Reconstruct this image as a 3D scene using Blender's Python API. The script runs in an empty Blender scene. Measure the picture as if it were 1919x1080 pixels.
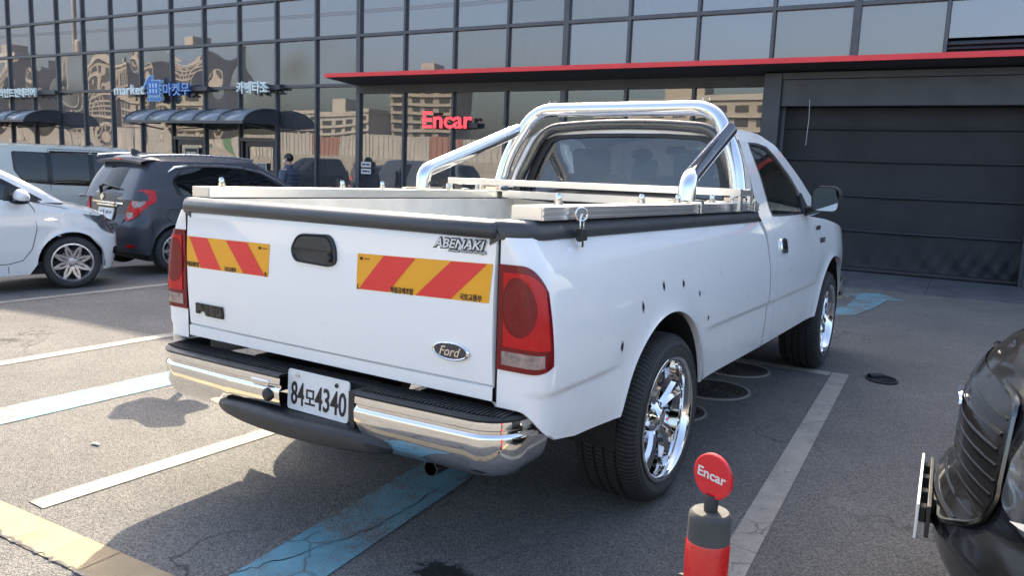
import bpy, bmesh, math, random
from mathutils import Vector, Matrix
R = math.radians
random.seed(7)
scene = bpy.context.scene
COL = scene.collection

# ------------------------------------------------------------------ camera
cam_d = bpy.data.cameras.new('camera'); cam = bpy.data.objects.new('camera', cam_d); COL.objects.link(cam)
scene.camera = cam
CAM_LOC = Vector((2.1748, -2.0600, 1.4074))
yaw, pitch, roll = R(-32.969), R(8.580), R(2.1807)
fwd = Vector((math.sin(yaw)*math.cos(pitch), math.cos(yaw)*math.cos(pitch), -math.sin(pitch)))
rgt = Vector((math.cos(yaw), -math.sin(yaw), 0)); upv = rgt.cross(fwd)
r2 = rgt*math.cos(roll) + upv*math.sin(roll); u2 = -rgt*math.sin(roll) + upv*math.cos(roll)
M = Matrix((r2, u2, -fwd)).transposed().to_4x4(); M.translation = CAM_LOC
cam.matrix_world = M
cam_d.sensor_width = 36.0; cam_d.lens = 36.0*1495.6/1919.0
cam_d.clip_start = 0.05; cam_d.clip_end = 2000

# ------------------------------------------------------------------ sky, sun, exposure
SUN_DIR = Vector((-0.462, 0.615, 0.640)).normalized()      # towards the sun
world = bpy.data.worlds.new('World'); scene.world = world; world.use_nodes = True
wn = world.node_tree; wn.nodes.clear()
sky = wn.nodes.new('ShaderNodeTexSky'); sky.sky_type = 'NISHITA'; sky.sun_disc = False
sky.sun_elevation = math.asin(SUN_DIR.z); sky.sun_rotation = math.atan2(SUN_DIR.x, SUN_DIR.y)
sky.air_density = 1.0; sky.dust_density = 5.2; sky.ozone_density = 0.7
bg = wn.nodes.new('ShaderNodeBackground'); bg.inputs[1].default_value = 0.15
wo = wn.nodes.new('ShaderNodeOutputWorld')
wn.links.new(sky.outputs[0], bg.inputs[0]); wn.links.new(bg.outputs[0], wo.inputs[0])
sun_d = bpy.data.lights.new('sun', 'SUN'); sun_d.energy = 3.8; sun_d.angle = R(0.53); sun_d.color = (1.0, 0.86, 0.64)
sun = bpy.data.objects.new('sun', sun_d); COL.objects.link(sun)
sun.rotation_euler = SUN_DIR.to_track_quat('Z', 'Y').to_euler(); sun.location = (0, 0, 30)
scene.view_settings.view_transform = 'Standard'; scene.view_settings.look = 'None'
scene.view_settings.gamma = 1.0; scene.view_settings.exposure = 1.85
scene.cycles.max_bounces = 7; scene.cycles.transparent_max_bounces = 10; scene.cycles.diffuse_bounces = 3; scene.cycles.glossy_bounces = 4
scene.cycles.use_denoising = True

# ------------------------------------------------------------------ materials
def nodes_of(name):
    m = bpy.data.materials.new(name); m.use_nodes = True
    nt = m.node_tree; b = nt.nodes['Principled BSDF']
    return m, nt, b
def N(nt, kind, **kw):
    n = nt.nodes.new('ShaderNode'+kind)
    for k, v in kw.items(): setattr(n, k, v)
    return n
def ramp(nt, src, a, b, ca=(0,0,0,1), cb=(1,1,1,1)):
    r = N(nt, 'ValToRGB'); e = r.color_ramp.elements
    e[0].position = a; e[1].position = b; e[0].color = ca; e[1].color = cb
    nt.links.new(src, r.inputs[0]); return r.outputs[0]
def noise(nt, scale, detail=4, rough=.55, vec=None):
    n = N(nt, 'TexNoise'); n.inputs['Scale'].default_value = scale; n.inputs['Detail'].default_value = detail
    n.inputs['Roughness'].default_value = rough
    if vec is not None: nt.links.new(vec, n.inputs['Vector'])
    return n.outputs[0]
def objco(nt):
    return N(nt, 'TexCoord').outputs['Object']
def mixc(nt, fac, a, b):
    m = N(nt, 'Mix', data_type='RGBA')
    for i, s in ((0, fac), (6, a), (7, b)):
        if hasattr(s, 'links'): nt.links.new(s, m.inputs[i])
        else: m.inputs[i].default_value = s if i == 0 else (*s[:3], 1)
    return m.outputs[2]
def math2(nt, op, a, b):
    m = N(nt, 'Math', operation=op)
    for i, s in ((0, a), (1, b)):
        if hasattr(s, 'links'): nt.links.new(s, m.inputs[i])
        else: m.inputs[i].default_value = s
    return m.outputs[0]
def bump(nt, b, h, strength, dist=.01):
    n = N(nt, 'Bump'); n.inputs['Strength'].default_value = strength; n.inputs['Distance'].default_value = dist
    nt.links.new(h, n.inputs['Height']); nt.links.new(n.outputs[0], b.inputs['Normal']); return n
def pm(name, col, rough=.5, metal=0.0, var=.12, vscale=6.0, bmp=0.0, bscale=200.0, coat=0.0, rvar=.08, spec=.5, coatr=.04, bdist=.002):
    m, nt, b = nodes_of(name); oc = objco(nt)
    n = noise(nt, vscale, 5, .6, oc)
    lo = tuple(max(0, c*(1-var)) for c in col); hi = tuple(min(1, c*(1+var)) for c in col)
    nt.links.new(ramp(nt, n, .3, .7, (*lo, 1), (*hi, 1)), b.inputs['Base Color'])
    n2 = noise(nt, vscale*3.1, 4, .6, oc)
    nt.links.new(ramp(nt, n2, .3, .75, (max(.02, rough-rvar),)*3+(1,), (min(1, rough+rvar),)*3+(1,)), b.inputs['Roughness'])
    b.inputs['Metallic'].default_value = metal; b.inputs['Specular IOR Level'].default_value = spec
    if coat: b.inputs['Coat Weight'].default_value = coat; b.inputs['Coat Roughness'].default_value = coatr
    if bmp: bump(nt, b, noise(nt, bscale, 3, .6, oc), bmp, bdist)
    return m

def asphalt_nodes(nt, oc):
    big = noise(nt, .55, 6, .65, oc); med = noise(nt, 3.0, 5, .65, oc)
    v = N(nt, 'TexVoronoi'); v.inputs['Scale'].default_value = 200.0; nt.links.new(oc, v.inputs['Vector'])
    agg = N(nt, 'SeparateColor'); nt.links.new(v.outputs['Color'], agg.inputs[0])
    fine = noise(nt, 420.0, 3, .7, oc)
    base = mixc(nt, ramp(nt, big, .3, .7), (.138, .138, .136), (.208, .207, .202))
    base = mixc(nt, math2(nt, 'MULTIPLY', ramp(nt, med, .35, .75), .45), base, (.112, .112, .111))
    stones = ramp(nt, agg.outputs[0], .15, .95, (.45, .45, .45, 1), (1.75, 1.7, 1.62, 1))
    mm = N(nt, 'Mix', data_type='RGBA', blend_type='MULTIPLY'); mm.inputs[0].default_value = .72
    nt.links.new(base, mm.inputs[6]); nt.links.new(stones, mm.inputs[7])
    h = math2(nt, 'ADD', math2(nt, 'MULTIPLY', v.outputs['Distance'], -1.2), math2(nt, 'MULTIPLY', fine, .6))
    # dark hairline cracks
    wv = N(nt, 'VectorMath', operation='ADD'); nt.links.new(oc, wv.inputs[0])
    nz = N(nt, 'TexNoise'); nz.inputs['Scale'].default_value = 1.4; nz.inputs['Detail'].default_value = 6; nt.links.new(oc, nz.inputs['Vector'])
    nt.links.new(nz.outputs['Color'], wv.inputs[1])
    cr = N(nt, 'TexVoronoi', feature='DISTANCE_TO_EDGE'); cr.inputs['Scale'].default_value = .55; nt.links.new(wv.outputs[0], cr.inputs['Vector'])
    line = ramp(nt, cr.outputs[0], .0, .006, (1, 1, 1, 1), (0, 0, 0, 1))
    gate = ramp(nt, noise(nt, .5, 3, .5, oc), .52, .62)
    crack = math2(nt, 'MULTIPLY', line, gate)
    return mm.outputs[2], h, crack
def make_asphalt():
    m, nt, b = nodes_of('asphalt'); oc = objco(nt)
    c, h, crack = asphalt_nodes(nt, oc)
    c = mixc(nt, math2(nt, 'MULTIPLY', crack, .8), c, (.02, .02, .02))
    nt.links.new(c, b.inputs['Base Color']); b.inputs['Roughness'].default_value = .9
    b.inputs['Specular IOR Level'].default_value = .3
    bump(nt, b, h, .9, .006); return m
def make_paint(name, col, wear=.5, cscale=5.0, dark=.35):
    """worn road paint: asphalt shows through where it has rubbed off"""
    m, nt, b = nodes_of(name); oc = objco(nt)
    c, h, _ = asphalt_nodes(nt, oc)
    w = math2(nt, 'ADD', math2(nt, 'MULTIPLY', noise(nt, 2.2, 6, .7, oc), .62), math2(nt, 'MULTIPLY', noise(nt, 130.0, 3, .7, oc), .38))
    mask = ramp(nt, w, wear-.05, wear+.05)
    pc = mixc(nt, ramp(nt, noise(nt, 7.0, 5, .6, oc), .3, .75), col, tuple(x*.74 for x in col))
    wv = N(nt, 'VectorMath', operation='ADD'); nt.links.new(oc, wv.inputs[0])
    nz = N(nt, 'TexNoise'); nz.inputs['Scale'].default_value = 9; nt.links.new(oc, nz.inputs['Vector'])
    sc = N(nt, 'VectorMath', operation='SCALE'); sc.inputs['Scale'].default_value = .09; nt.links.new(nz.outputs['Color'], sc.inputs[0])
    nt.links.new(sc.outputs[0], wv.inputs[1])
    cr = N(nt, 'TexVoronoi', feature='DISTANCE_TO_EDGE'); cr.inputs['Scale'].default_value = cscale; nt.links.new(wv.outputs[0], cr.inputs['Vector'])
    line = ramp(nt, cr.outputs[0], .0, .022, (1, 1, 1, 1), (0, 0, 0, 1))
    gate = ramp(nt, noise(nt, 1.7, 3, .5, oc), .48, .6)
    pc = mixc(nt, math2(nt, 'MULTIPLY', math2(nt, 'MULTIPLY', line, gate), dark*2), pc, (.05, .048, .045))
    nt.links.new(mixc(nt, mask, c, pc), b.inputs['Base Color']); b.inputs['Roughness'].default_value = .8
    bump(nt, b, h, .55, .004); return m

MAT = {}
MAT['asphalt'] = make_asphalt()
MAT['paint_white'] = make_paint('line_paint_white', (.355, .335, .295), .44, 4.5)
MAT['paint_yellow'] = make_paint('line_paint_yellow', (.37, .285, .17), .36, 2.2)
MAT['paint_blue'] = make_paint('line_paint_blue', (.15, .35, .42), .485, 3.0)
def stain_mat(cx, cy, rx, ry):
    m, nt, b = nodes_of('oil_soaked_asphalt'); oc = objco(nt)
    c, h, _ = asphalt_nodes(nt, oc)
    mp = N(nt, 'Mapping'); mp.inputs['Location'].default_value = (-cx/rx, -cy/ry, 0); mp.inputs['Scale'].default_value = (1/rx, 1/ry, 0); nt.links.new(oc, mp.inputs[0])
    ln = N(nt, 'VectorMath', operation='LENGTH'); nt.links.new(mp.outputs[0], ln.inputs[0])
    q = math2(nt, 'ADD', ln.outputs['Value'], math2(nt, 'MULTIPLY', math2(nt, 'SUBTRACT', noise(nt, 22.0, 6, .75, oc), .5), 1.6))
    mask = ramp(nt, q, .62, .80, (1, 1, 1, 1), (0, 0, 0, 1))
    nt.links.new(mixc(nt, mask, c, (.012, .012, .013)), b.inputs['Base Color'])
    nt.links.new(ramp(nt, mask, 0, 1, (.9, .9, .9, 1), (.55, .55, .55, 1)), b.inputs['Roughness']); b.inputs['Specular IOR Level'].default_value = .3
    bump(nt, b, h, .9, .006); return m
MAT['oilpatch'] = stain_mat(.60, .0, .14, .12)
MAT['drip'] = stain_mat(.95, .45, .10, .16)
MAT['stain'] = pm('oil_stain', (.012, .012, .013), .35, var=.3, vscale=20, bmp=.4, bscale=200)
def grime_paint(name, col):
    m, nt, b = nodes_of(name); oc = objco(nt)
    n = noise(nt, 9.0, 7, .7, oc); f = noise(nt, 70.0, 4, .7, oc)
    sp = N(nt, 'SeparateXYZ'); nt.links.new(oc, sp.inputs[0])
    low = ramp(nt, sp.outputs[2], .42, .80, (1, 1, 1, 1), (.12, .12, .12, 1))
    d = math2(nt, 'MULTIPLY', math2(nt, 'MULTIPLY', ramp(nt, n, .42, .78), ramp(nt, f, .35, .7)), low)
    nt.links.new(mixc(nt, math2(nt, 'MULTIPLY', d, .45), col, (.42, .39, .34)), b.inputs['Base Color'])
    nt.links.new(ramp(nt, n, .3, .8, (.26, .26, .26, 1), (.40, .40, .40, 1)), b.inputs['Roughness'])
    b.inputs['Coat Weight'].default_value = 1.0; b.inputs['Coat Roughness'].default_value = .012; b.inputs['Specular IOR Level'].default_value = .25; b.inputs['Coat IOR'].default_value = 1.6
    return m
MAT['white'] = grime_paint('white_car_paint', (.84, .845, .84))
MAT['oldwhite'] = pm('white_car_paint', (.82, .82, .81), .32, var=.02, vscale=1.5, coat=1.0, rvar=.03)
MAT['offwhite'] = pm('bed_liner_paint', (.60, .59, .55), .5, var=.12, vscale=5)
MAT['chrome'] = pm('chrome', (.80, .80, .80), .045, 1.0, var=.03, vscale=3, rvar=.02)
MAT['steel'] = pm('polished_steel', (.72, .71, .69), .10, 1.0, var=.05, vscale=4, rvar=.04)
MAT['darksteel'] = pm('dull_steel_tube', (.13, .132, .13), .22, 1.0, var=.1, vscale=4)
MAT['alu'] = pm('extruded_aluminium', (.82, .82, .81), .31, 1.0, var=.03, vscale=2, rvar=.02)
MAT['black'] = pm('black_plastic', (.020, .021, .023), .48, var=.2, vscale=8, bmp=.25, bscale=400)
MAT['cap'] = pm('rail_cap_plastic', (.045, .048, .053), .36, var=.15, vscale=5, bmp=.2, bscale=500)
MAT['gloss'] = pm('gloss_black', (.010, .010, .011), .12, var=.1, spec=.4)
MAT['under'] = pm('underbody_black', (.010, .010, .010), .8, var=.3)
MAT['disc'] = pm('brake_disc', (.20, .19, .18), .4, .8)
MAT['plate'] = pm('plate_white', (.72, .73, .72), .45, var=.05, vscale=14)
MAT['ink'] = pm('ink_black', (.012, .012, .016), .5)
MAT['stickyellow'] = pm('reflective_yellow', (.80, .36, .012), .35, var=.05, vscale=3, bmp=.2, bscale=700)
MAT['stickred'] = pm('reflective_red', (.72, .030, .030), .35, var=.05, vscale=3, bmp=.2, bscale=700)
MAT['redlens'] = pm('red_lens', (.50, .004, .008), .16, var=.10, vscale=9, spec=.4)
MAT['darkred'] = pm('dark_red_lens', (.17, .004, .008), .14, var=.1, spec=.4)
MAT['midred'] = pm('inner_red_reflector', (.17, .003, .006), .2, var=.15, vscale=20, bmp=.4, bscale=120, spec=.4)
MAT['clearlens'] = pm('clear_ribbed_lens', (.27, .20, .19), .12, .2, var=.4, vscale=30, bmp=1.0, bscale=160, coat=1.0)
MAT['oval'] = pm('oval_badge_blue', (.010, .014, .032), .2, coat=1.0)
MAT['seat'] = pm('seat_cloth', (.10, .10, .105), .9, bmp=.3, bscale=250)
MAT['skin'] = pm('skin', (.55, .33, .24), .5, var=.08)
MAT['hair'] = pm('black_hair', (.012, .011, .010), .45, bmp=.6, bscale=300)
MAT['puffer'] = pm('navy_puffer', (.055, .068, .105), .5, var=.2, vscale=10, bmp=.3, bscale=70)
MAT['mask'] = pm('face_mask', (.75, .76, .76), .8)
MAT['trousers'] = pm('dark_trousers', (.025, .026, .032), .9)
MAT['frame'] = pm('facade_frame', (.085, .094, .108), .42, .3, var=.12, vscale=2)
MAT['panel'] = pm('dark_panel', (.046, .051, .060), .5, .0, var=.18, vscale=1.2)
MAT['canopyred'] = pm('canopy_red', (.84, .045, .055), .4, var=.08, vscale=1)
MAT['soffit'] = pm('canopy_soffit', (.055, .055, .062), .6, var=.1)
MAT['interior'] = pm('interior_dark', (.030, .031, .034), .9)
MAT['curtain'] = pm('curtain_cloth', (.32, .33, .30), .9, var=.15)
MAT['blind'] = pm('blind_slats', (.20, .19, .19), .7)
MAT['awning'] = pm('awning_polycarbonate', (.22, .25, .285), .22, var=.12, vscale=2, coat=.3)
MAT['signwhite'] = pm('sign_white', (.72, .80, .78), .5, var=.06)
MAT['signblue'] = pm('sign_blue', (.030, .15, .48), .45)
MAT['signpale'] = pm('sign_pale_blue', (.40, .60, .80), .45)
MAT['beige'] = pm('apartment_beige', (.31, .28, .24), .8, var=.12, vscale=.3)
MAT['grey'] = pm('apartment_grey', (.36, .34, .31), .8, var=.1, vscale=.3)
MAT['winglass'] = pm('far_window', (.035, .04, .045), .15)
MAT['fencewhite'] = pm('fence_panel_white', (.36, .35, .325), .6, var=.1, vscale=1)
MAT['fencegreen'] = pm('fence_panel_green', (.09, .20, .11), .6)
MAT['fencered'] = pm('fence_panel_red', (.26, .13, .10), .6)
MAT['concrete'] = pm('concrete', (.30, .28, .25), .85, var=.2, vscale=2, bmp=.3, bscale=60)
MAT['carwhite'] = pm('small_car_white', (.72, .73, .73), .3, var=.02, coat=1.0, rvar=.03)
MAT['carmint'] = pm('van_pale_mint', (.50, .52, .475), .3, var=.03, coat=1.0, rvar=.03)
MAT['cargrey'] = pm('hatchback_charcoal', (.055, .060, .075), .22, .0, var=.08, vscale=200, spec=.4, rvar=.03)
MAT['carblack'] = pm('suv_black', (.010, .011, .013), .14, .0, var=.2, vscale=3, rvar=.06, spec=.55)
MAT['alloy'] = pm('silver_alloy', (.55, .55, .56), .28, .9, var=.05)
MAT['lamp'] = pm('headlamp_glass', (.09, .10, .11), .06, .3, var=.4, vscale=18, coat=1.0)
MAT['led'] = pm('lamp_reflector', (.75, .75, .74), .2, .6, bmp=1.0, bscale=220)
MAT['redplastic'] = pm('bollard_red', (.56, .012, .014), .30, var=.06, vscale=30, bmp=.25, bscale=160, coat=.4)
MAT['discred'] = pm('sign_disc_red', (.56, .012, .022), .4, var=.05)
MAT['bollardgrey'] = pm('bollard_grey', (.052, .053, .053), .75, var=.15, vscale=12, bmp=.3, bscale=120)
MAT['iron'] = pm('cast_iron', (.055, .050, .044), .7, .3, var=.35, vscale=30, bmp=.5, bscale=120)
MAT['ramp'] = pm('checker_plate', (.17, .18, .20), .45, .5, var=.2, vscale=2.5, bmp=.6, bscale=55)
MAT['mirror'] = pm('mirror_glass', (.50, .53, .54), .02, 1.0, var=.01, rvar=.0)
MAT['paper'] = pm('paper_white', (.62, .62, .60), .8)
MAT['card'] = pm('cardboard', (.42, .33, .22), .85)
MAT['greenthing'] = pm('plush_green', (.08, .22, .12), .9)
MAT['redthing'] = pm('plush_red', (.35, .03, .04), .9)

def tyre_mat():
    m, nt, b = nodes_of('tyre_rubber'); oc = objco(nt)
    n = noise(nt, 30, 4, .6, oc)
    nt.links.new(ramp(nt, n, .3, .75, (.030, .030, .031, 1), (.060, .058, .056, 1)), b.inputs['Base Color'])
    b.inputs['Roughness'].default_value = .72
    # sipes across the tread: angle round the axle (local x)
    sp = N(nt, 'SeparateXYZ'); nt.links.new(oc, sp.inputs[0])
    at = math2(nt, 'ARCTAN2', sp.outputs[1], sp.outputs[2])
    ph = math2(nt, 'ADD', math2(nt, 'MULTIPLY', at, 118.0), math2(nt, 'MULTIPLY', sp.outputs[0], 60.0))
    s = math2(nt, 'SINE', ph, 0.0)
    gr = ramp(nt, s, .30, .62)
    rad = N(nt, 'Vector'+'Math', operation='LENGTH')
    cv = N(nt, 'CombineXYZ'); nt.links.new(sp.outputs[1], cv.inputs[1]); nt.links.new(sp.outputs[2], cv.inputs[2])
    nt.links.new(cv.outputs[0], rad.inputs[0])
    outer = ramp(nt, rad.outputs['Value'], .325, .338)
    h = mixc(nt, outer, (1, 1, 1), gr)
    lk = b.inputs['Base Color'].links[0].from_socket
    nt.links.new(mixc(nt, h, (.010, .010, .010), lk), b.inputs['Base Color'])  # sipes also darkened in the colour, painting shade into the grooves
    bump(nt, b, h, 1.0, .006); return m
MAT['tyre'] = tyre_mat()
MAT['smalltyre'] = pm('small_tyre', (.032, .032, .033), .75, var=.2, bmp=.3, bscale=90)

def glass_mat(name, tint, refl, wav=0.0, wscale=.9, rough=.0, see=.35, rcol=(1, 1, 1), haze_film=0.0):
    """window glass: tinted see-through plus a mirror-like coating; wavy panes bend what they mirror"""
    m = bpy.data.materials.new(name); m.use_nodes = True; nt = m.node_tree; nt.nodes.clear()
    out = N(nt, 'OutputMaterial'); tr = N(nt, 'BsdfTransparent'); tr.inputs[0].default_value = (*[see*c for c in tint], 1)
    gl = N(nt, 'BsdfGlossy'); gl.inputs['Roughness'].default_value = rough; gl.inputs[0].default_value = (*rcol, 1)
    if haze_film:  # grey diffuse veil: dusty glass plus painted haze that lowers contrast
        df = N(nt, 'BsdfDiffuse'); df.inputs[0].default_value = (.30, .30, .33, 1); m2 = N(nt, 'MixShader'); m2.inputs[0].default_value = haze_film
        nt.links.new(tr.outputs[0], m2.inputs[1]); nt.links.new(df.outputs[0], m2.inputs[2]); tr = m2
    lw = N(nt, 'LayerWeight'); lw.inputs[0].default_value = .25
    f = math2(nt, 'MAXIMUM', math2(nt, 'MULTIPLY', lw.outputs['Fresnel'], .85), refl)
    f = math2(nt, 'MINIMUM', f, .95)
    mx = N(nt, 'MixShader'); nt.links.new(f, mx.inputs[0]); nt.links.new(tr.outputs[0], mx.inputs[1]); nt.links.new(gl.outputs[0], mx.inputs[2])
    nt.links.new(mx.outputs[0], out.inputs[0])
    if wav:
        oc = objco(nt); oi = N(nt, 'ObjectInfo')
        v = N(nt, 'VectorMath', operation='ADD'); nt.links.new(oc, v.inputs[0])
        sc = N(nt, 'VectorMath', operation='SCALE'); sc.inputs['Scale'].default_value = 60.0
        cx = N(nt, 'CombineXYZ'); nt.links.new(oi.outputs['Random'], cx.inputs[0]); nt.links.new(oi.outputs['Random'], cx.inputs[2])
        nt.links.new(cx.outputs[0], sc.inputs[0]); nt.links.new(sc.outputs[0], v.inputs[1])
        h = noise(nt, wscale, 0.0, .4, v.outputs[0])
        bn = N(nt, 'Bump'); bn.inputs['Strength'].default_value = 1.0; bn.inputs['Distance'].default_value = wav
        nt.links.new(h, bn.inputs['Height']); nt.links.new(bn.outputs[0], gl.inputs['Normal'])
    return m
MAT['glass'] = glass_mat('facade_glass', (.8, .85, .9), .20, .0012, .8, rcol=(.97, .95, 1.0), haze_film=.22)
MAT['glassolive'] = glass_mat('facade_glass_warm', (.9, .9, .75), .17, .0012, .8, rcol=(1.0, .97, .98), haze_film=.22)
MAT['glasswavy'] = glass_mat('facade_glass_wavy', (.85, .87, .9), .17, .034, .85, rcol=(1.0, .98, 1.0), haze_film=.21)
MAT['shopglass'] = glass_mat('shop_glass', (.85, .9, .9), .14, .006, .7, see=.5, haze_film=.17)
MAT['carglass'] = glass_mat('tinted_car_glass', (.55, .62, .66), .06, see=.22)
MAT['screenglass'] = glass_mat('windscreen_glass', (.85, .95, .92), .05, see=.75)
MAT['cabglass'] = glass_mat('cab_rear_glass', (.55, .70, .75), .10, see=.42, haze_film=.04)

def mesh_fabric():
    m, nt, b = nodes_of('mesh_fabric'); oc = objco(nt)
    w = noise(nt, 2.0, 5, .6, oc)
    sp = N(nt, 'SeparateXYZ'); nt.links.new(oc, sp.inputs[0])
    s1 = math2(nt, 'SINE', math2(nt, 'MULTIPLY', sp.outputs[2], 700.0), 0.0)
    s2 = math2(nt, 'SINE', math2(nt, 'MULTIPLY', sp.outputs[0], 700.0), 0.0)
    c = ramp(nt, w, .3, .7, (.010, .010, .012, 1), (.024, .024, .027, 1))
    nt.links.new(c, b.inputs['Base Color']); b.inputs['Roughness'].default_value = .55
    bump(nt, b, math2(nt, 'ADD', math2(nt, 'MULTIPLY', s1, s2), math2(nt, 'MULTIPLY', noise(nt, 3.0, 4, .6, oc), 3.0)), .35, .004)
    return m
MAT['fabric'] = mesh_fabric()
def emis(name, col, s):
    m, nt, b = nodes_of(name); b.inputs['Base Color'].default_value = (*col, 1); b.inputs['Roughness'].default_value = .4
    b.inputs['Emission Color'].default_value = (*col, 1); b.inputs['Emission Strength'].default_value = s
    n = noise(nt, 4, 3, .5, objco(nt)); nt.links.new(ramp(nt, n, .2, .8, (*[c*.95 for c in col], 1), (*col, 1)), b.inputs['Base Color'])
    return m
MAT['encar'] = emis('lit_red_letters', (.90, .055, .075), .42)

# ------------------------------------------------------------------ mesh helpers
def lerp(a, b, t): return a+(b-a)*t
def interp(x, tab):
    if x <= tab[0][0]: return tab[0][1]
    for (x0, y0), (x1, y1) in zip(tab, tab[1:]):
        if x <= x1: return lerp(y0, y1, (x-x0)/(x1-x0))
    return tab[-1][1]
def crom(x, tab):
    if x <= tab[0][0]: return tab[0][1]
    if x >= tab[-1][0]: return tab[-1][1]
    for i in range(len(tab)-1):
        if x <= tab[i+1][0]:
            (x0, y0), (x1, y1) = tab[i], tab[i+1]; h = x1-x0
            ma = (y1-tab[max(0, i-1)][1])/(x1-tab[max(0, i-1)][0]); k = min(len(tab)-1, i+2); mb_ = (tab[k][1]-y0)/(tab[k][0]-x0)
            t = (x-x0)/h; return (2*t**3-3*t*t+1)*y0+(t**3-2*t*t+t)*h*ma+(-2*t**3+3*t*t)*y1+(t**3-t*t)*h*mb_
def smooth(t): t = max(0, min(1, t)); return t*t*(3-2*t)
class MB:
    def __init__(s): s.v = []; s.f = []
    def add(s, vs, fs):
        o = len(s.v); s.v += [tuple(p) for p in vs]; s.f += [tuple(i+o for i in f) for f in fs]; return s
    def box(s, c, d, rot=None):
        vs = [Vector((x*d[0]/2, y*d[1]/2, z*d[2]/2)) for x in (-1, 1) for y in (-1, 1) for z in (-1, 1)]
        if rot is not None: vs = [rot @ v for v in vs]
        vs = [v+Vector(c) for v in vs]
        return s.add(vs, [(0, 1, 3, 2), (4, 6, 7, 5), (0, 4, 5, 1), (2, 3, 7, 6), (0, 2, 6, 4), (1, 5, 7, 3)])
    def b2(s, x0, x1, y0, y1, z0, z1):
        return s.box(((x0+x1)/2, (y0+y1)/2, (z0+z1)/2), (abs(x1-x0), abs(y1-y0), abs(z1-z0)))
    def grid(s, rows, closeu=False, closev=False):
        nr, nc = len(rows), len(rows[0]); fs = []
        for i in range(nr if closev else nr-1):
            for j in range(nc if closeu else nc-1):
                a, b = i, (i+1) % nr; c, d = j, (j+1) % nc
                fs.append((a*nc+c, a*nc+d, b*nc+d, b*nc+c))
        return s.add([p for r in rows for p in r], fs)
    def prism(s, poly, fn0, fn1):
        n = len(poly); vs = [fn0(p) for p in poly]+[fn1(p) for p in poly]
        fs = [tuple(range(n))[::-1], tuple(range(n, 2*n))]+[(i, (i+1) % n, n+(i+1) % n, n+i) for i in range(n)]
        return s.add(vs, fs)
    def tube(s, path, r, seg=10, caps=True, closed=False):
        P = [Vector(p) for p in path]; n = len(P); rows = []; prev = None
        for i, p in enumerate(P):
            if closed: t = P[(i+1) % n]-P[i-1]
            else: t = P[min(i+1, n-1)]-P[max(i-1, 0)]
            t.normalize()
            if prev is None:
                a = Vector((0, 0, 1)) if abs(t.z) < .9 else Vector((1, 0, 0)); u = t.cross(a).normalized()
            else:
                u = prev-t*prev.dot(t); u.normalize()
            prev = u; w = t.cross(u); rr = r[i] if isinstance(r, (list, tuple)) else r
            rows.append([p+(u*math.cos(k)+w*math.sin(k))*rr for k in [2*math.pi*j/seg for j in range(seg)]])
        s.grid(rows, closeu=True, closev=closed)
        if caps and not closed:
            o = len(s.v)-n*seg; s.f.append(tuple(range(o, o+seg))[::-1]); s.f.append(tuple(range(o+(n-1)*seg, o+n*seg)))
        return s
    def lathe(s, prof, c, ax, seg=48, close=False, a0=0, a1=2*math.pi):
        """prof: (radius, along); axis ax"""
        ax = Vector(ax).normalized(); h = Vector((0, 0, 1)) if abs(ax.z) < .9 else Vector((1, 0, 0))
        u = ax.cross(h).normalized(); w = u.cross(ax); c = Vector(c); full = abs(a1-a0-2*math.pi) < 1e-6
        rows = [[c+ax*t+(u*math.cos(k)+w*math.sin(k))*r for k in [a0+(a1-a0)*j/(seg if full else seg-1) for j in range(seg)]] for r, t in prof]
        return s.grid(rows, closeu=full, closev=close)
    def ball(s, c, r, seg=14, rings=9):
        rx, ry, rz = r if isinstance(r, (tuple, list)) else (r, r, r)
        rows = [[(c[0]+rx*math.sin(a)*math.cos(b), c[1]+ry*math.sin(a)*math.sin(b), c[2]+rz*math.cos(a)) for b in [2*math.pi*j/seg for j in range(seg)]] for a in [math.pi*(i+.001)/(rings+.002) for i in range(rings+1)]]
        return s.grid(rows, closeu=True)
def ident(p): return p
def obj(name, mb, mat, parent=None, ang=35, bev=0.0, fn=None, segs=2, clean=True):
    me = bpy.data.meshes.new(name)
    v = mb.v if fn is None else [tuple(fn(p)) for p in mb.v]
    me.from_pydata(v, [], mb.f)
    if clean:
        bm = bmesh.new(); bm.from_mesh(me); bmesh.ops.remove_doubles(bm, verts=bm.verts, dist=1e-5)
        bmesh.ops.recalc_face_normals(bm, faces=bm.faces); bm.to_mesh(me); bm.free()
    me.materials.append(MAT[mat] if isinstance(mat, str) else mat)
    for p in me.polygons: p.use_smooth = True
    me.set_sharp_from_angle(angle=R(ang)); me.update()
    o = bpy.data.objects.new(name, me); COL.objects.link(o)
    if parent is not None: o.parent = parent
    if bev:
        m = o.modifiers.new('bevel', 'BEVEL'); m.width = bev; m.segments = segs; m.limit_method = 'ANGLE'; m.angle_limit = R(35); m.harden_normals = True
    return o
def thing(name, label, cat, loc=(0, 0, 0), rz=0.0, group=None):
    o = bpy.data.objects.new(name, None); COL.objects.link(o); o.location = loc; o.rotation_euler = (0, 0, rz)
    o.empty_display_size = .1
    o['label'] = label; o['category'] = cat
    if group: o['group'] = group
    return o
def tag(o, label, cat, group=None):
    o['label'] = label; o['category'] = cat
    if group: o['group'] = group
    return o
def struct(o): o['kind'] = 'structure'; return o
def empty_part(name, parent, loc=(0, 0, 0), rot=(0, 0, 0)):
    o = bpy.data.objects.new(name, None); COL.objects.link(o); o.parent = parent; o.location = loc; o.rotation_euler = rot; o.empty_display_size = .05; return o
def copy_tree(o, parent=None):
    c = o.copy(); COL.objects.link(c); c.parent = parent
    for ch in o.children: copy_tree(ch, c)
    return c
TMP = bpy.data.scenes.new('text_tmp')
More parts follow.
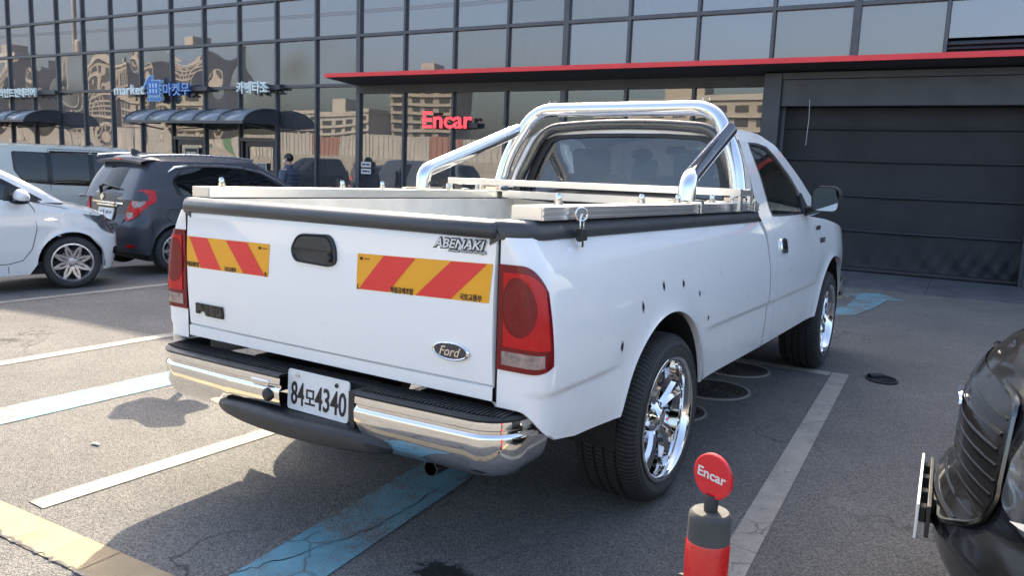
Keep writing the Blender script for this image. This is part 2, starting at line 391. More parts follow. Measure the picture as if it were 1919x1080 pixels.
def text(name, body, size, mat, parent, mtx, depth=.002, bold=0.0, sx=1.0, shear=0.0, spacing=1.0, width=None, height=None):
    """lettering as a mesh; mtx maps text plane (x right, y up, z out) to the parent's space"""
    cu = bpy.data.curves.new(name, 'FONT'); cu.body = body; cu.size = size; cu.extrude = depth/2; cu.offset = bold
    cu.align_x = 'CENTER'; cu.align_y = 'CENTER'; cu.shear = shear; cu.space_character = spacing; cu.resolution_u = 3
    t = bpy.data.objects.new(name, cu); TMP.collection.objects.link(t)
    TMP.view_layers[0].update(); dg = TMP.view_layers[0].depsgraph; me = bpy.data.meshes.new_from_object(t.evaluated_get(dg))
    bpy.data.objects.remove(t); bpy.data.curves.remove(cu)
    xs = [v.co.x for v in me.vertices]; ys = [v.co.y for v in me.vertices]
    cx, cy = (min(xs)+max(xs))/2, (min(ys)+max(ys))/2
    fx = width/(max(xs)-min(xs)) if width else sx; fy = height/(max(ys)-min(ys)) if height else 1.0
    for v in me.vertices: v.co = mtx @ Vector(((v.co.x-cx)*fx, (v.co.y-cy)*fy, v.co.z))
    me.materials.clear(); me.materials.append(MAT[mat])
    o = bpy.data.objects.new(name, me); COL.objects.link(o)
    if parent is not None: o.parent = parent
    return o
def plane_mtx(o, xd, yd, zd=None):
    xd = Vector(xd); yd = Vector(yd); zd = xd.cross(yd) if zd is None else Vector(zd)
    m = Matrix((xd, yd, zd)).transposed().to_4x4(); m.translation = Vector(o); return m
def rpoly(poly, r, n=5):
    """round the corners of a polygon (list of 2-D points); r one value or one per corner"""
    out = []; k = len(poly)
    for i in range(k):
        a, b, c = Vector(poly[i-1]), Vector(poly[i]), Vector(poly[(i+1) % k]); rr = r[i] if isinstance(r, (list, tuple)) else r
        d1 = (a-b); d2 = (c-b); q = min(rr, d1.length*.49, d2.length*.49); p1 = b+d1.normalized()*q; p2 = b+d2.normalized()*q
        if q < 1e-5: out.append(tuple(b)); continue
        for j in range(n+1):
            t = j/n; out.append(tuple(p1*(1-t)**2+b*2*t*(1-t)+p2*t*t))
    return out
def bez(pts, rad, n=6):
    """3-D polyline with rounded bends"""
    P = [Vector(p) for p in pts]; out = [P[0]]
    for i in range(1, len(P)-1):
        a, b, c = P[i-1], P[i], P[i+1]; d1 = a-b; d2 = c-b; q = min(rad, d1.length*.48, d2.length*.48)
        p1 = b+d1.normalized()*q; p2 = b+d2.normalized()*q
        out += [p1*(1-t)**2+b*2*t*(1-t)+p2*t*t for t in [j/n for j in range(n+1)]]
    return out+[P[-1]]
# ================================================================== SETTING
def gz(x, y=0):
    return -.20*smooth((-x-4)/6)
def sheet(name, poly, mat, lift=.004, n=1):
    """flat painted shape laid on the ground (poly in world x, y)"""
    mb = MB(); mb.add([(x, y, gz(x, y)+lift) for x, y in poly], [tuple(range(len(poly)))])
    o = obj(name, mb, mat, ang=60); return struct(o)
def strip(name, a, b, w, mat, lift=.004, n=12):
    a, b = Vector(a), Vector(b); d = (b-a).normalized(); q = Vector((-d.y, d.x))*w/2; mb = MB()
    rows = []
    for i in range(n+1):
        p = a.lerp(b, i/n); rows.append([(p.x+q.x, p.y+q.y, gz(p.x+q.x)+lift), (p.x-q.x, p.y-q.y, gz(p.x-q.x)+lift)])
    mb.grid(rows); return struct(obj(name, mb, mat, ang=60))
# ground: one sheet to the horizon, finer cells near the slope on the left
xs = sorted(set([-600, -300, -150, -80, -50, -30, -20]+[-14+.5*i for i in range(29)]+[2, 6, 12, 25, 60, 150, 300, 600]))
ys = [-600, -300, -150, -80, -40, -20, -10, -5, -2, 0, 2, 4, 6, 8, 10, 12, 20, 40, 80, 200, 600]
mb = MB(); mb.grid([[(x, y, gz(x, y)) for x in xs] for y in ys]); struct(obj('ground', mb, 'asphalt', ang=60))
# parking bay markings
strip('parking_line', (-5.99, -.55), (-5.97, 4.3), .13, 'paint_white')
strip('parking_line', (-3.42, -.55), (-3.42, 4.2), .12, 'paint_white')
strip('parking_line', (-1.03, -.55), (-1.03, 4.0), .11, 'paint_white')
strip('parking_line', (1.50, -.55), (1.11, 4.05), .115, 'paint_white')
strip('parking_line', (-3.3, 3.86), (1.05, 3.985), .12, 'paint_white', lift=.0045)
strip('yellow_boundary_line', (-9.0, -1.13), (-.4, -.652), .165, 'paint_yellow', n=30)
strip('yellow_boundary_line', (-.396, -.6518), (6.0, -.30), .165, 'paint_yellow', n=10)
strip('blue_bay_line', (-2.28, -.55), (-2.31, 1.05), .29, 'paint_blue')
strip('white_line_end', (-2.312, 1.055), (-2.316, 1.22), .29, 'paint_white')
strip('blue_bay_line', (.18, -.50), (-.06, 1.35), .285, 'paint_blue')
sheet('blue_arrow_marking', [(.40, 6.55), (.70, 6.85), (.78, 7.7), (.80, 8.35), (.98, 8.4), (.62, 8.9), (.22, 8.45), (.46, 8.35), (.50, 7.5), (.40, 7.1)], 'paint_blue')
sheet('tan_floor_patch', [(-.3, 7.7), (.30, 7.95), (.40, 8.3), (.1, 8.6), (-.4, 8.5)], 'paint_yellow', lift=.005)
# long crack along the yellow line and through the blue line: thin dark gaps with ragged edges
def crack_path(name, pts, w, seed):
    rnd = random.Random(seed); P = []
    for (a, b) in zip(pts, pts[1:]):
        n = max(2, int((Vector(b)-Vector(a)).length/.025))
        for i in range(n): P.append(Vector(a).lerp(Vector(b), i/n)+Vector((rnd.uniform(-.012, .012), rnd.uniform(-.012, .012))))
    rows = []
    for i, p in enumerate(P):
        t = (P[min(i+1, len(P)-1)]-P[max(0, i-1)]).normalized(); q = Vector((-t.y, t.x))*w*rnd.uniform(.35, 1.2)/2
        rows.append([(p.x+q.x, p.y+q.y, gz(p.x)+.006), (p.x-q.x, p.y-q.y, gz(p.x)+.006)])
    mb = MB(); mb.grid(rows); return struct(obj(name, mb, 'stain', ang=60))
crack_path('asphalt_crack', [(-2.4, -.86), (-1.3, -.775), (-.9, -.745), (-.4, -.735), (.2, -.70)], .014, 1)
crack_path('asphalt_crack', [(.14, .86), (.13, .55), (.165, .12), (.10, -.19), (.06, -.35), (-.02, -.6)], .005, 2)
crack_path('asphalt_crack', [(.13, .80), (.22, .62), (.26, .38)], .004, 3)
# oil stain near the camera
sheet('oil_stain', [(.42, -.17), (.80, -.17), (.80, .17), (.42, .17)], 'oilpatch', lift=.0035)


# manhole covers (partly under the pickup), each with rim, disc and raised rings
def manhole(x, y, r, label):
    t = thing('manhole_cover', label, 'manhole cover', (x, y, gz(x)), 0, 'manhole covers beside the pickup')
    m = MB(); m.lathe([(r*1.10, .0), (r*1.10, .007), (r*1.02, .007), (r*1.02, .002)], (0, 0, 0), (0, 0, 1), 40); obj('rim', m, 'concrete', t)
    m = MB(); m.lathe([(0, .004), (r, .004), (r, .001)], (0, 0, 0), (0, 0, 1), 40); obj('lid', m, 'iron', t)
    m = MB()
    for k in range(1, 6):
        q = r*k/5.6; m.lathe([(q-.009, .0042), (q-.006, .009), (q+.006, .009), (q+.009, .0042)], (0, 0, 0), (0, 0, 1), 40)
    for k in range(10):
        a = math.pi*2*k/10; m.box((math.cos(a)*r*.55, math.sin(a)*r*.55, .0065), (r*.62, .010, .005), Matrix.Rotation(a, 3, 'Z'))
    obj('raised_pattern', m, 'iron', t)
manhole(.50, 2.99, .235, 'middle round iron manhole cover just right of the pickup rocker')
manhole(.46, 3.66, .22, 'far round iron manhole cover close to the parking line corner')
manhole(.47, 2.36, .20, 'near round iron manhole cover peeking out behind rear wheel')
manhole(.60, 5.72, .12, 'small round cover beyond the front wheel near blue arrow')
# broken mirror on the asphalt
t = thing('fallen_mirror', 'broken oval black-rimmed mirror lying flat on grey asphalt', 'mirror', (1.383, 4.07, 0), R(28))
m = MB(); m.add([], []); rows = [[(.105*math.cos(a)*k, .135*math.sin(a)*k, h) for a in [2*math.pi*j/40 for j in range(40)]] for k, h in ((1, .0), (1.0, .012), (.9, .014), (.88, .006))]
m.grid(rows, closeu=True); obj('rim', m, 'black', t)
m = MB(); m.add([(.094*math.cos(a), .12*math.sin(a), .007) for a in [2*math.pi*j/40 for j in range(40)]], [tuple(range(40))]); obj('glass', m, 'mirror', t)
m = MB(); m.box((-.01, .075, .018), (.11, .05, .02), Matrix.Rotation(.2, 3, 'Z')); obj('broken_piece', m, 'black', t, bev=.006)
m = MB(); rnd = random.Random(3); m.ball((0, 0, .003), (.030, .011, .005), 12, 6)
m.v = [(x+rnd.uniform(-.004, .004), y+rnd.uniform(-.003, .003), max(.0, z)) for x, y, z in m.v]
o = obj('litter', m, 'curtain'); o.location = (-1.506, -.036, .004); tag(o, 'small crumpled white scrap lying on the sunlit asphalt', 'litter')

# ================================================================== THE GLASS BUILDING
FA = .051; NV = Vector((-math.sin(FA), math.cos(FA), 0)); TV = Vector((math.cos(FA), math.sin(FA), 0)); FD = 10.775
MP = 1.182; M0 = -22.237
def ms(i): return M0+MP*i
def fw(s, off, z): return NV*(FD-off)+TV*s+Vector((0, 0, z))
bld = thing('glass_office_building', 'long dark glass-fronted commercial building behind the pickup', 'building', NV*FD, FA)
ROWS = [2.975, 3.957, 4.815, 5.80, 6.78, 7.64]
TOP = 8.98
I0, I1 = -4, 25
S0, S1 = ms(I0), ms(I1)
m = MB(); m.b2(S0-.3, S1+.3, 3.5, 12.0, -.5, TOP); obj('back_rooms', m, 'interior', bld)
m = MB(); m.b2(S0-.3, S1+.3, .0, 12.2, TOP, TOP+.16); obj('roof', m, 'panel', bld)
m = MB(); m.b2(-6.3, S1+.3, .02, .30, TOP+.162, 10.30); m.b2(-6.3, -6.02, .302, 5.0, TOP+.162, 10.30); obj('added_shade_wall', m, 'panel', bld)  # unseen raised wall, added to shade the ground beside the black SUV
m = MB()
for z in (2.90, 5.83, 8.6): m.b2(S0, S1, .25, 3.49, z-.12, z)
obj('floor_slab', m, 'panel', bld)
m = MB(); m.b2(S0, S1, .2, 3.49, -.5, .0); obj('ground_slab', m, 'concrete', bld)
for s_ in (S0-.15, S1+.15):
    m = MB(); m.b2(s_-.14, s_+.14, -.05, 3.49, -.5, TOP-.002); obj('end_wall', m, 'panel', bld)
# mullions
def is_post(i): return i in (11, 15, 19)
for i in range(I0, I1+1):
    w = .105 if is_post(i) else .052
    z0 = -.4 if i < 19 else 2.98
    m = MB(); m.b2(ms(i)-w/2, ms(i)+w/2, -.05, .07, z0, TOP-.003); obj('mullion', m, 'frame', bld, bev=.006, segs=1)
# transoms, one bar per row, butted between nothing (they sit 4 mm behind the mullion faces)
for k, z in enumerate(ROWS):
    m = MB(); m.b2(S0, S1, -.044, .06, z-.033, z+.033); obj('transom', m, 'frame', bld, bev=.005, segs=1)
# panes
pane_me = {}
def pane(s0, s1, z0, z1, mat, y=.012):
    w, h = round(s1-s0, 3), round(z1-z0, 3); key = (w, h, mat)
    if key not in pane_me:
        m = MB(); m.b2(-w/2, w/2, 0, .008, -h/2, h/2); me_o = obj('pane', m, mat, bld, ang=20); pane_me[key] = me_o.data; o = me_o
    else:
        o = bpy.data.objects.new('pane', pane_me[key]); COL.objects.link(o); o.parent = bld
    o.location = ((s0+s1)/2, y, (z0+z1)/2); return o
zz = ROWS+[TOP-.02]
DOORS = (6, 8)
for i in range(I0, I1):
    a, b = ms(i)+.031, ms(i+1)-.031
    for k in range(len(zz)-1):
        z0, z1 = zz[k]+.033, zz[k+1]-.033
        if i >= 20 and k == 0: z0 = 3.42
        mat = 'glasswavy' if (i < 11 and k == 0) else ('glassolive' if (i*7+k*3) % 5 in (1, 3) and i >= 11 else 'glass')
        pane(a, b, z0, z1, mat)
    if i < 11 and i not in DOORS: pane(a, b, -.35, zz[0]-.033, 'glasswavy' if i < 9 else 'shopglass')
    elif i in DOORS: pane(a, b, 1.86, zz[0]-.033, 'shopglass')
    elif i < 19: pane(a, b, -.35, 2.80, 'shopglass')
# shop doors
for i in DOORS:
    a, b = ms(i)+.031, ms(i+1)-.031
    m = MB(); m.b2(a, b, -.04, .05, 1.78, 1.86); obj('door_head', m, 'frame', bld)
    d = empty_part('door', bld, ((a+b)/2, .0, 0)); hw = (b-a)/2-.01
    m = MB(); x0 = -hw+.16
    for q in ((x0, x0+.07, -.18, 1.775), (hw-.07, hw, -.18, 1.775)): m.b2(q[0], q[1], -.03, .03, q[2], q[3])
    m.b2(x0+.07, hw-.07, -.028, .028, 1.66, 1.775); m.b2(x0+.07, hw-.07, -.028, .028, -.18, .0); m.b2(-hw, -hw+.05, -.03, .03, -.18, 1.775)
    obj('door_frame', m, 'panel', d)
    m = MB(); m.b2(x0+.07, hw-.07, .0, .008, .0, 1.66); obj('door_pane', m, 'shopglass', d, ang=20)
    m = MB(); m.tube([(x0+.11, -.03, .75), (x0+.11, -.075, .78), (x0+.11, -.075, 1.15), (x0+.11, -.03, 1.18)], .012, 8); obj('pull_handle', m, 'steel', d)
# door notices
def notice(s, z, w, h, lines, mat='ink', frame='paper'):
    d = empty_part('notice', bld, (s, -.062, z))
    m = MB(); m.b2(-w/2, w/2, -.004, .004, -h/2, h/2); obj('notice_border', m, frame, d)
    m = MB(); m.b2(-w/2+.025, w/2-.025, -.007, -.0045, -h/2+.025, h/2-.025); obj('notice_face', m, mat, d)
    for (tx, dz, ww, hh) in lines:
        text('lettering', tx, .1, 'paper' if mat == 'ink' else 'ink', d, plane_mtx((0, -.0085, dz), (1, 0, 0), (0, 0, 1)), .002, width=ww, height=hh)
notice(-14.42, 1.32, .50, .56, [('▬▬ ▬▬▬', .15, .36, .05), ('▬ ▬▬', .02, .34, .08), ('▬▬▬', -.13, .30, .05)])
notice(-12.03, 1.22, .30, .16, [('OPEN', 0, .22, .07)])
notice(-8.98, 1.36, .26, .11, [('▬▬ ▬▬', 0, .2, .03)], 'paper', 'paper'); notice(-8.98, 1.22, .26, .11, [('▬▬▬ ▬', 0, .2, .03)], 'paper', 'paper')
# blinds and curtains inside
for i in (2, 3):
    m = MB()
    for k in range(34): m.box((ms(i)+MP/2, .16, .1+k*.072), (MP-.10, .05, .006), Matrix.Rotation(.75, 3, 'X'))
    o = obj('window_blind', m, 'blind', bld); o['kind'] = 'stuff'
for i in (9, 10):
    rows = []
    for z in (-.15, 2.85): rows.append([(ms(i)+.05+(MP-.1)*j/90, .22+.045*math.sin(j*.62+i)+.02*math.sin(j*1.7), z) for j in range(91)])
    m = MB(); m.grid(rows); obj('curtain', m, 'curtain', bld, ang=80)
# shelves and boxes upstairs behind the glass
for (i, items) in ((13, ((.3, .25, .5), (.8, .3, .35))), (14, ((.4, .5, .45), (.9, .25, .5))), (15, ((.45, .55, .42), (.95, .2, .6)))):
    d = empty_part('storage_shelf', bld, (ms(i), .75, 4.0))
    m = MB()
    for x in (.08, 1.1):
        for y in (-.2, .2): m.b2(x-.015, x+.015, y-.015, y+.015, -.9, 1.7)
    for z in (-.1, .02, .85, 1.5): m.b2(.065, 1.115, -.215, .215, z-.014, z+.014)
    obj('shelf_frame', m, 'paper', d)
    for (x, w, h) in items:
        m = MB(); m.b2(x-w/2, x+w/2, -.18, .15, .036, .036+h); obj('box', m, 'card' if w > .4 else 'paper', d)
# red canopy: tapered slab
CZ = 3.075; CO = .90
m = MB(); prof = [(0.0, 2.965), (CO-.02, 3.02), (CO, 3.02), (CO, CZ+.02), (0, CZ+.06)]
m.prism(prof, lambda p: (-9.30, -p[0]-.052, p[1]), lambda p: (S1, -p[0]-.052, p[1])); obj('canopy', m, 'canopyred', bld)
m = MB(); m.add([(-9.28, -.055, 2.958), (S1, -.055, 2.958), (S1, -CO-.03, 3.013), (-9.28, -CO-.03, 3.013)], [(0, 1, 2, 3)]); obj('canopy_soffit', m, 'soffit', bld)
m = MB(); m.b2(-9.24, -.9, -.06, .05, 2.80, 2.955); obj('header_band', m, 'panel', bld)
# extra thin verticals and pull hardware in the showroom glass
for s_ in (-8.05, -7.87, -6.62, -6.42):
    m = MB(); m.b2(s_-.03, s_+.03, .03, .10, 0, 2.80); obj('inner_mullion', m, 'frame', bld)
for s_ in (-8.18,):
    m = MB(); m.b2(s_-.025, s_+.025, -.075, -.05, .45, 1.25); obj('push_bar', m, 'black', bld)
# louvres above the canopy at the right
for k in range(4):
    m = MB(); m.box(((ms(20)+S1)/2, .0, 3.17+k*.06), (S1-ms(20)-.07, .09, .012), Matrix.Rotation(.6, 3, 'X')); obj('louvre', m, 'frame', bld)
# roller shutter portal
PS0, PS1 = -.64, 2.62
pt = empty_part('shutter_portal', bld)
for (a, b) in ((PS0-.30, PS0-.04), (PS1+.04, PS1+.36)):
    m = MB(); m.b2(a, b, -.42, .02, -.3, 2.955); obj('jamb', m, 'panel', pt, bev=.01)
    q = b-.05 if a < 0 else a+.0
    m = MB(); m.b2(b if a < 0 else a-.045, b+.045 if a < 0 else a, -.20, -.05, -.3, 2.47); obj('guide_rail', m, 'frame', pt)
m = MB(); m.b2(PS0-.04, PS1+.04, -.36, .02, 2.47, 2.86); obj('shutter_box', m, 'panel', pt, bev=.008)
m = MB(); m.b2(PS0-.04, PS1+.04, -.40, .02, 2.862, 2.954); obj('portal_head', m, 'panel', pt)
m = MB(); m.b2(PS1+.362, S1, -.3, .02, -.3, 2.953); obj('side_wall', m, 'panel', pt)
# fabric shutter curtain: sags between its bars, wrinkled at the foot
rows = []
nz_, nx_ = 90, 80
for k in range(nz_+1):
    z = .035+(2.46-.035)*k/nz_; r = []
    for j in range(nx_+1):
        s_ = PS0+.005+(PS1-PS0-.01)*j/nx_; sx = j/nx_
        y = -.13+.006*math.sin(s_*5+z*3)
        fold = smooth((.75-z)/.6)*(.35+.65*smooth((sx-.45)/.4))
        y += fold*.030*math.sin(s_*16+z*12+1.5*math.sin(z*6))+fold*.014*math.sin(s_*33-z*16)
        y -= .03*smooth((.22-z)/.2)
        r.append((s_, y, z))
    rows.append(r)
m = MB(); m.grid(rows); obj('shutter_curtain', m, 'fabric', pt, ang=80)
for z in (2.16, 1.70, 1.19, .68):
    m = MB(); m.tube([(PS0+.02, -.142, z), ((PS0+PS1)/2, -.144, z-.008), (PS1-.02, -.142, z)], .020, 8); obj('wind_bar', m, 'black', pt)
m = MB(); m.tube([(PS0+.02, -.17, .10), (PS1-.02, -.17, .10)], .045, 8); obj('bottom_bar', m, 'fabric', pt)
m = MB(); m.tube([(-.26, -.42, 2.56), (-.25, -.40, 2.3), (-.27, -.36, 1.9)], .004, 6); obj('pull_cord', m, 'paper', pt)
# steel ramp in front of the shutter: separate plates
rampo = thing('steel_ramp', 'grey checker-plate ramp lying in front of the black shutter', 'ramp', fw(0, 0, 0), FA)
for k in range(3):
    a = -.62+k*1.10
    m = MB(); m.prism([(-.22, .0), (-.22, .075), (-1.62, .014), (-1.62, .0)], lambda p, a=a: (a, p[0], p[1]), lambda p, a=a: (a+1.094, p[0]-.02, p[1])); obj('ramp_plate', m, 'ramp', rampo)
# barrel-vault awnings
def awning(s0, s1, label, n, z0=2.44, d=1.0):
    t = thing('awning', label, 'awning', fw(0, .05, 0), FA, 'curved awnings over the shop doors')
    prof = [(0, z0), (.2, z0+.022), (.42, z0+.015), (.62, z0-.025), (.80, z0-.09), (.93, z0-.17), (d, z0-.27)]
    for k in range(n):
        a, b = lerp(s0, s1, k/n)+.012, lerp(s0, s1, (k+1)/n)-.012
        m = MB(); m.grid([[(a, -p[0], p[1]) for p in prof], [(b, -p[0], p[1]) for p in prof]])
        o = obj('roof_sheet', m, 'awning', t, ang=80); q = o.modifiers.new('thick', 'SOLIDIFY'); q.thickness = .008
    for k in range(n+1):
        m = MB(); s_ = lerp(s0, s1, k/n); m.tube([(s_, -p[0], p[1]+.004) for p in prof], .017, 6); obj('rib', m, 'frame', t)
    m = MB(); m.b2(s0, s1, -d-.02, -d+.02, z0-.325, z0-.275); obj('front_rail', m, 'frame', t)
    m = MB(); m.b2(s0, s1, -.04, .0, z0-.03, z0+.0); obj('wall_rail', m, 'frame', t)
    for s_ in (s0+.1, (s0+s1)/2, s1-.1):
        m = MB(); m.tube([(s_, 0, z0-.42), (s_, -.5, z0-.36), (s_, -d+.02, z0-.31)], .018, 6); obj('bracket', m, 'frame', t)
    for s_ in (s0+.006, s1-.006):
        m = MB(); m.add([(s_, -p[0], p[1]-.01) for p in prof]+[(s_, -d, z0-.3), (s_, 0, z0-.3)], [tuple(range(len(prof)+2))]); obj('end_panel', m, 'panel', t)
awning(-15.55, -11.50, 'grey arched awning below the blue shop sign', 5)
awning(-24.5, -19.75, 'grey arched awning at left edge above parked cars', 5)
# dark shopfront wall under the left awning
# shop signs: extruded letters on a rail
def sign_rail(name, label, s0, s1, z):
    t = thing(name, label, 'sign', fw(0, .05, 0), FA)
    m = MB(); m.b2(s0, s1, -.12, -.0, z-.05, z+.05); obj('mounting_rail', m, 'panel', t)
    return t
t = sign_rail('shop_sign', 'blue and white shop sign with house-roofed cart logo above awning', -17.0, -13.7, 2.96)
text('lettering', 'market', .2, 'signwhite', t, plane_mtx((-16.44, -.20, 2.96), (1, 0, 0), (0, 0, 1)), .06, .004, width=1.18, height=.24)
text('lettering', '마켓무', .2, 'signblue', t, plane_mtx((-14.64, -.20, 2.945), (1, 0, 0), (0, 0, 1)), .06, .006, width=.95, height=.30)
text('lettering', '마켓무', .2, 'signpale', t, plane_mtx((-14.64, -.233, 2.945), (1, 0, 0), (0, 0, 1)), .004, -.003, width=.93, height=.28)
lg = empty_part('logo', t, (-15.5, -.16, 2.96))
def slab(parent, name, mat, poly, y0, y1, bev=0.0):
    m = MB(); m.prism(poly, lambda p: (p[0], y0, p[1]), lambda p: (p[0], y1, p[1])); return obj(name, m, mat, parent, bev=bev)
body = [(-.20, -.17), (-.22, -.10), (-.26, -.06), (-.20, -.02), (-.26, .05), (-.20, .08), (-.27, .13), (-.36, .03), (-.39, .06), (-.20, .30), (-.10, .34), (-.10, .22), (.27, .22), (.27, .15), (.22, .12), (.28, .07), (.22, .03), (.28, -.03), (.22, -.07), (.26, -.12), (.22, -.17)]
slab(lg, 'logo_outline', 'signpale', body, -.06, .04)
slab(lg, 'logo_body', 'signblue', [(x*.88+.0, z*.88+.005) for x, z in body], -.072, -.061)
for r_ in range(2):
    for c_ in range(3):
        x, z = -.12+c_*.115, .085-r_*.13; slab(lg, 'logo_bar', 'signpale', [(x, z-.045), (x+.055, z-.045), (x+.055, z+.05), (x, z+.05)], -.080, -.073)
for c_ in range(4):
    m = MB(); m.lathe([(0, .0), (.062, .0), (.062, .10)], (-.19+c_*.135, -.06, -.235), (0, 1, 0), 16); obj('logo_wheel', m, 'signpale', lg)
    m = MB(); m.lathe([(0, .0), (.043, .0), (.043, .01)], (-.19+c_*.135, -.07, -.235), (0, 1, 0), 16); obj('logo_hub', m, 'signblue', lg)
t = sign_rail('shop_sign', 'pale grey raised letter sign to the right of the blue sign', -12.7, -11.35, 2.955)
text('lettering', '카페타조', .2, 'signwhite', t, plane_mtx((-12.09, -.20, 2.945), (1, 0, 0), (0, 0, 1)), .07, .005, width=.98, height=.27)
t = sign_rail('shop_sign', 'pale grey raised letter sign cut by the left edge', -23.5, -19.8, 2.96)
text('lettering', '커튼블라인드인테리어', .2, 'signwhite', t, plane_mtx((-21.85, -.20, 2.955), (1, 0, 0), (0, 0, 1)), .07, .005, width=2.6, height=.25)
t = thing('shop_sign', 'glowing red letter sign under the red canopy', 'sign', fw(0, .05, 0), FA)
m = MB(); m.b2(-7.40, -6.24, -.07, -.02, 2.12, 2.22); obj('mounting_rail', m, 'panel', t)
text('letter_shadow_backs', 'Encar', .3, 'panel', t, plane_mtx((-6.89, -.108, 2.265), (1, 0, 0), (0, 0, 1)), .02, .003, width=1.15, height=.325)  # dark copy behind the lit faces, painting the letters' sides and shadow
text('lettering', 'Encar', .3, 'encar', t, plane_mtx((-6.89, -.124, 2.265), (1, 0, 0), (0, 0, 1)), .005, .007, width=1.15, height=.325)
# made-up stand hidden behind the pickup, added to cast the shadow left of the bumper
t = thing('added_shadow_stand', 'unseen stand added to cast the shadow left of the chrome bumper', 'stand', (-2.41, 1.33, 0), R(25))
m = MB(); m.lathe([(0, .05), (.05, .05), (.15, .03), (.16, 0)], (0, 0, 0), (0, 0, 1), 24); obj('base', m, 'black', t)
m = MB(); m.tube([(0, 0, .04), (0, 0, .75)], .028, 12); obj('post', m, 'bollardgrey', t)
m = MB(); P = rpoly([(-.27, -.04), (-.17, -.20), (.02, -.16), (.10, -.22), (.27, -.12), (.15, .02), (.23, .15), (.05, .22), (-.08, .12), (-.22, .16)], .05, 5)
m.prism([(x, z+.91) for x, z in P], lambda p: (p[0], -.012, p[1]), lambda p: (p[0], .012, p[1])); obj('board', m, 'discred', t, bev=.004)

# ================================================================== ACROSS THE STREET (seen mirrored in the glass)
def apartment(x, y, w, d, h, rz, mat, label, nx, nz):
    t = thing('apartment_block', label, 'building', (x, y, -.2), rz, 'apartment blocks across the street')
    m = MB(); m.b2(-w/2, w/2, -d/2, d/2, 0, h); obj('wall', m, mat, t)
    m = MB(); m.b2(-w/2-.3, w/2+.3, -d/2-.3, d/2+.3, h+.01, h+.8); obj('parapet', m, 'grey', t)
    m = MB(); m.b2(-w*.1, w*.1, -d*.3, d*.3, h+.81, h+3.2); obj('stair_head', m, mat, t)
    me = None; px = w/nx; pz = (h-2.5)/nz
    for i in range(nx):
        for k in range(nz):
            if me is None:
                q = MB(); q.b2(-px*.30, px*.30, -.06, .06, -pz*.26, pz*.26); o = obj('window', q, 'winglass', t); me = o.data
            else:
                o = bpy.data.objects.new('window', me); COL.objects.link(o); o.parent = t
            o.location = (-w/2+px*(i+.5), d/2+.03, 2.2+pz*(k+.5))
    m = MB()
    for k in range(nz): m.b2(-w/2-.05, w/2+.05, d/2+.0, d/2+.35, 1.95+pz*k, 2.12+pz*k)
    obj('balcony_slab', m, 'grey', t)
apartment(-30, -88, 26, 7, 11, .10, 'beige', 'beige slab block mirrored at the right of the showroom glass', 9, 6)
apartment(-75, -92, 12, 7, 15, -.12, 'beige', 'tall narrow beige block mirrored beside the red letters', 4, 8)
apartment(-96, -95, 18, 7, 10, .08, 'grey', 'grey mid-rise block mirrored left of the red letters', 6, 5)
apartment(-128, -90, 15, 7, 21, .15, 'beige', 'beige tower mirrored above the shop awning', 5, 8)
apartment(-158, -96, 17, 7, 18, .0, 'beige', 'second beige tower mirrored in the wavy panes', 5, 7)
apartment(-190, -92, 20, 7, 22, .2, 'beige', 'third beige tower mirrored near the blue shop sign', 6, 8)
apartment(-228, -98, 22, 7, 19, .1, 'grey', 'grey tower mirrored in the leftmost panes', 6, 7)
# site hoarding: separate panels
fn = thing('site_hoarding', 'white construction hoarding with green and red panels across the street', 'fence', (0, -27.0, -.2), .03)
me = {}
for k in range(34):
    mt = 'fencegreen' if k in (13, 24) else ('fencered' if k in (17, 21) else 'fencewhite')
    if mt not in me:
        q = MB(); q.b2(0, 2.94, -.03, .03, 0, 1.75)
        for j in range(6): q.b2(.15+j*.48, .23+j*.48, .03, .06, 0, 1.75)
        o = obj('panel', q, mt, fn); me[mt] = o.data
    else:
        o = bpy.data.objects.new('panel', me[mt]); COL.objects.link(o); o.parent = fn
    o.location = (-96+k*3.0, 0, 1.85)
m = MB(); m.b2(-97, 8, -.3, .5, -.1, 1.84); obj('retaining_wall', m, 'concrete', fn)
# utility pole with wires across the street
up = thing('utility_pole', 'concrete utility pole with crossarm and wires mirrored in the panes', 'utility pole', (-47, -9.0, -.2))
m = MB(); m.tube([(0, 0, 0), (0, 0, 11)], [.19, .12], 14); obj('pole', m, 'concrete', up)
m = MB(); m.b2(-1.2, 1.2, -.05, .05, 9.6, 9.72); obj('crossarm', m, 'concrete', up)
m = MB(); m.lathe([(.0, 0), (.26, 0), (.28, .1), (.28, .7), (.2, .8), (0, .8)], (.45, 0, 7.6), (0, 0, 1), 16); obj('transformer', m, 'grey', up)
for y_ in (-1.1, 0, 1.1):
    m = MB(); m.tube([(lerp(-60, 70, q/20)+0, y_*.3, 9.75-2.2*(1-((q-10)/10)**2)*.4) for q in range(21)], .012, 5); obj('wire', m, 'black', up)
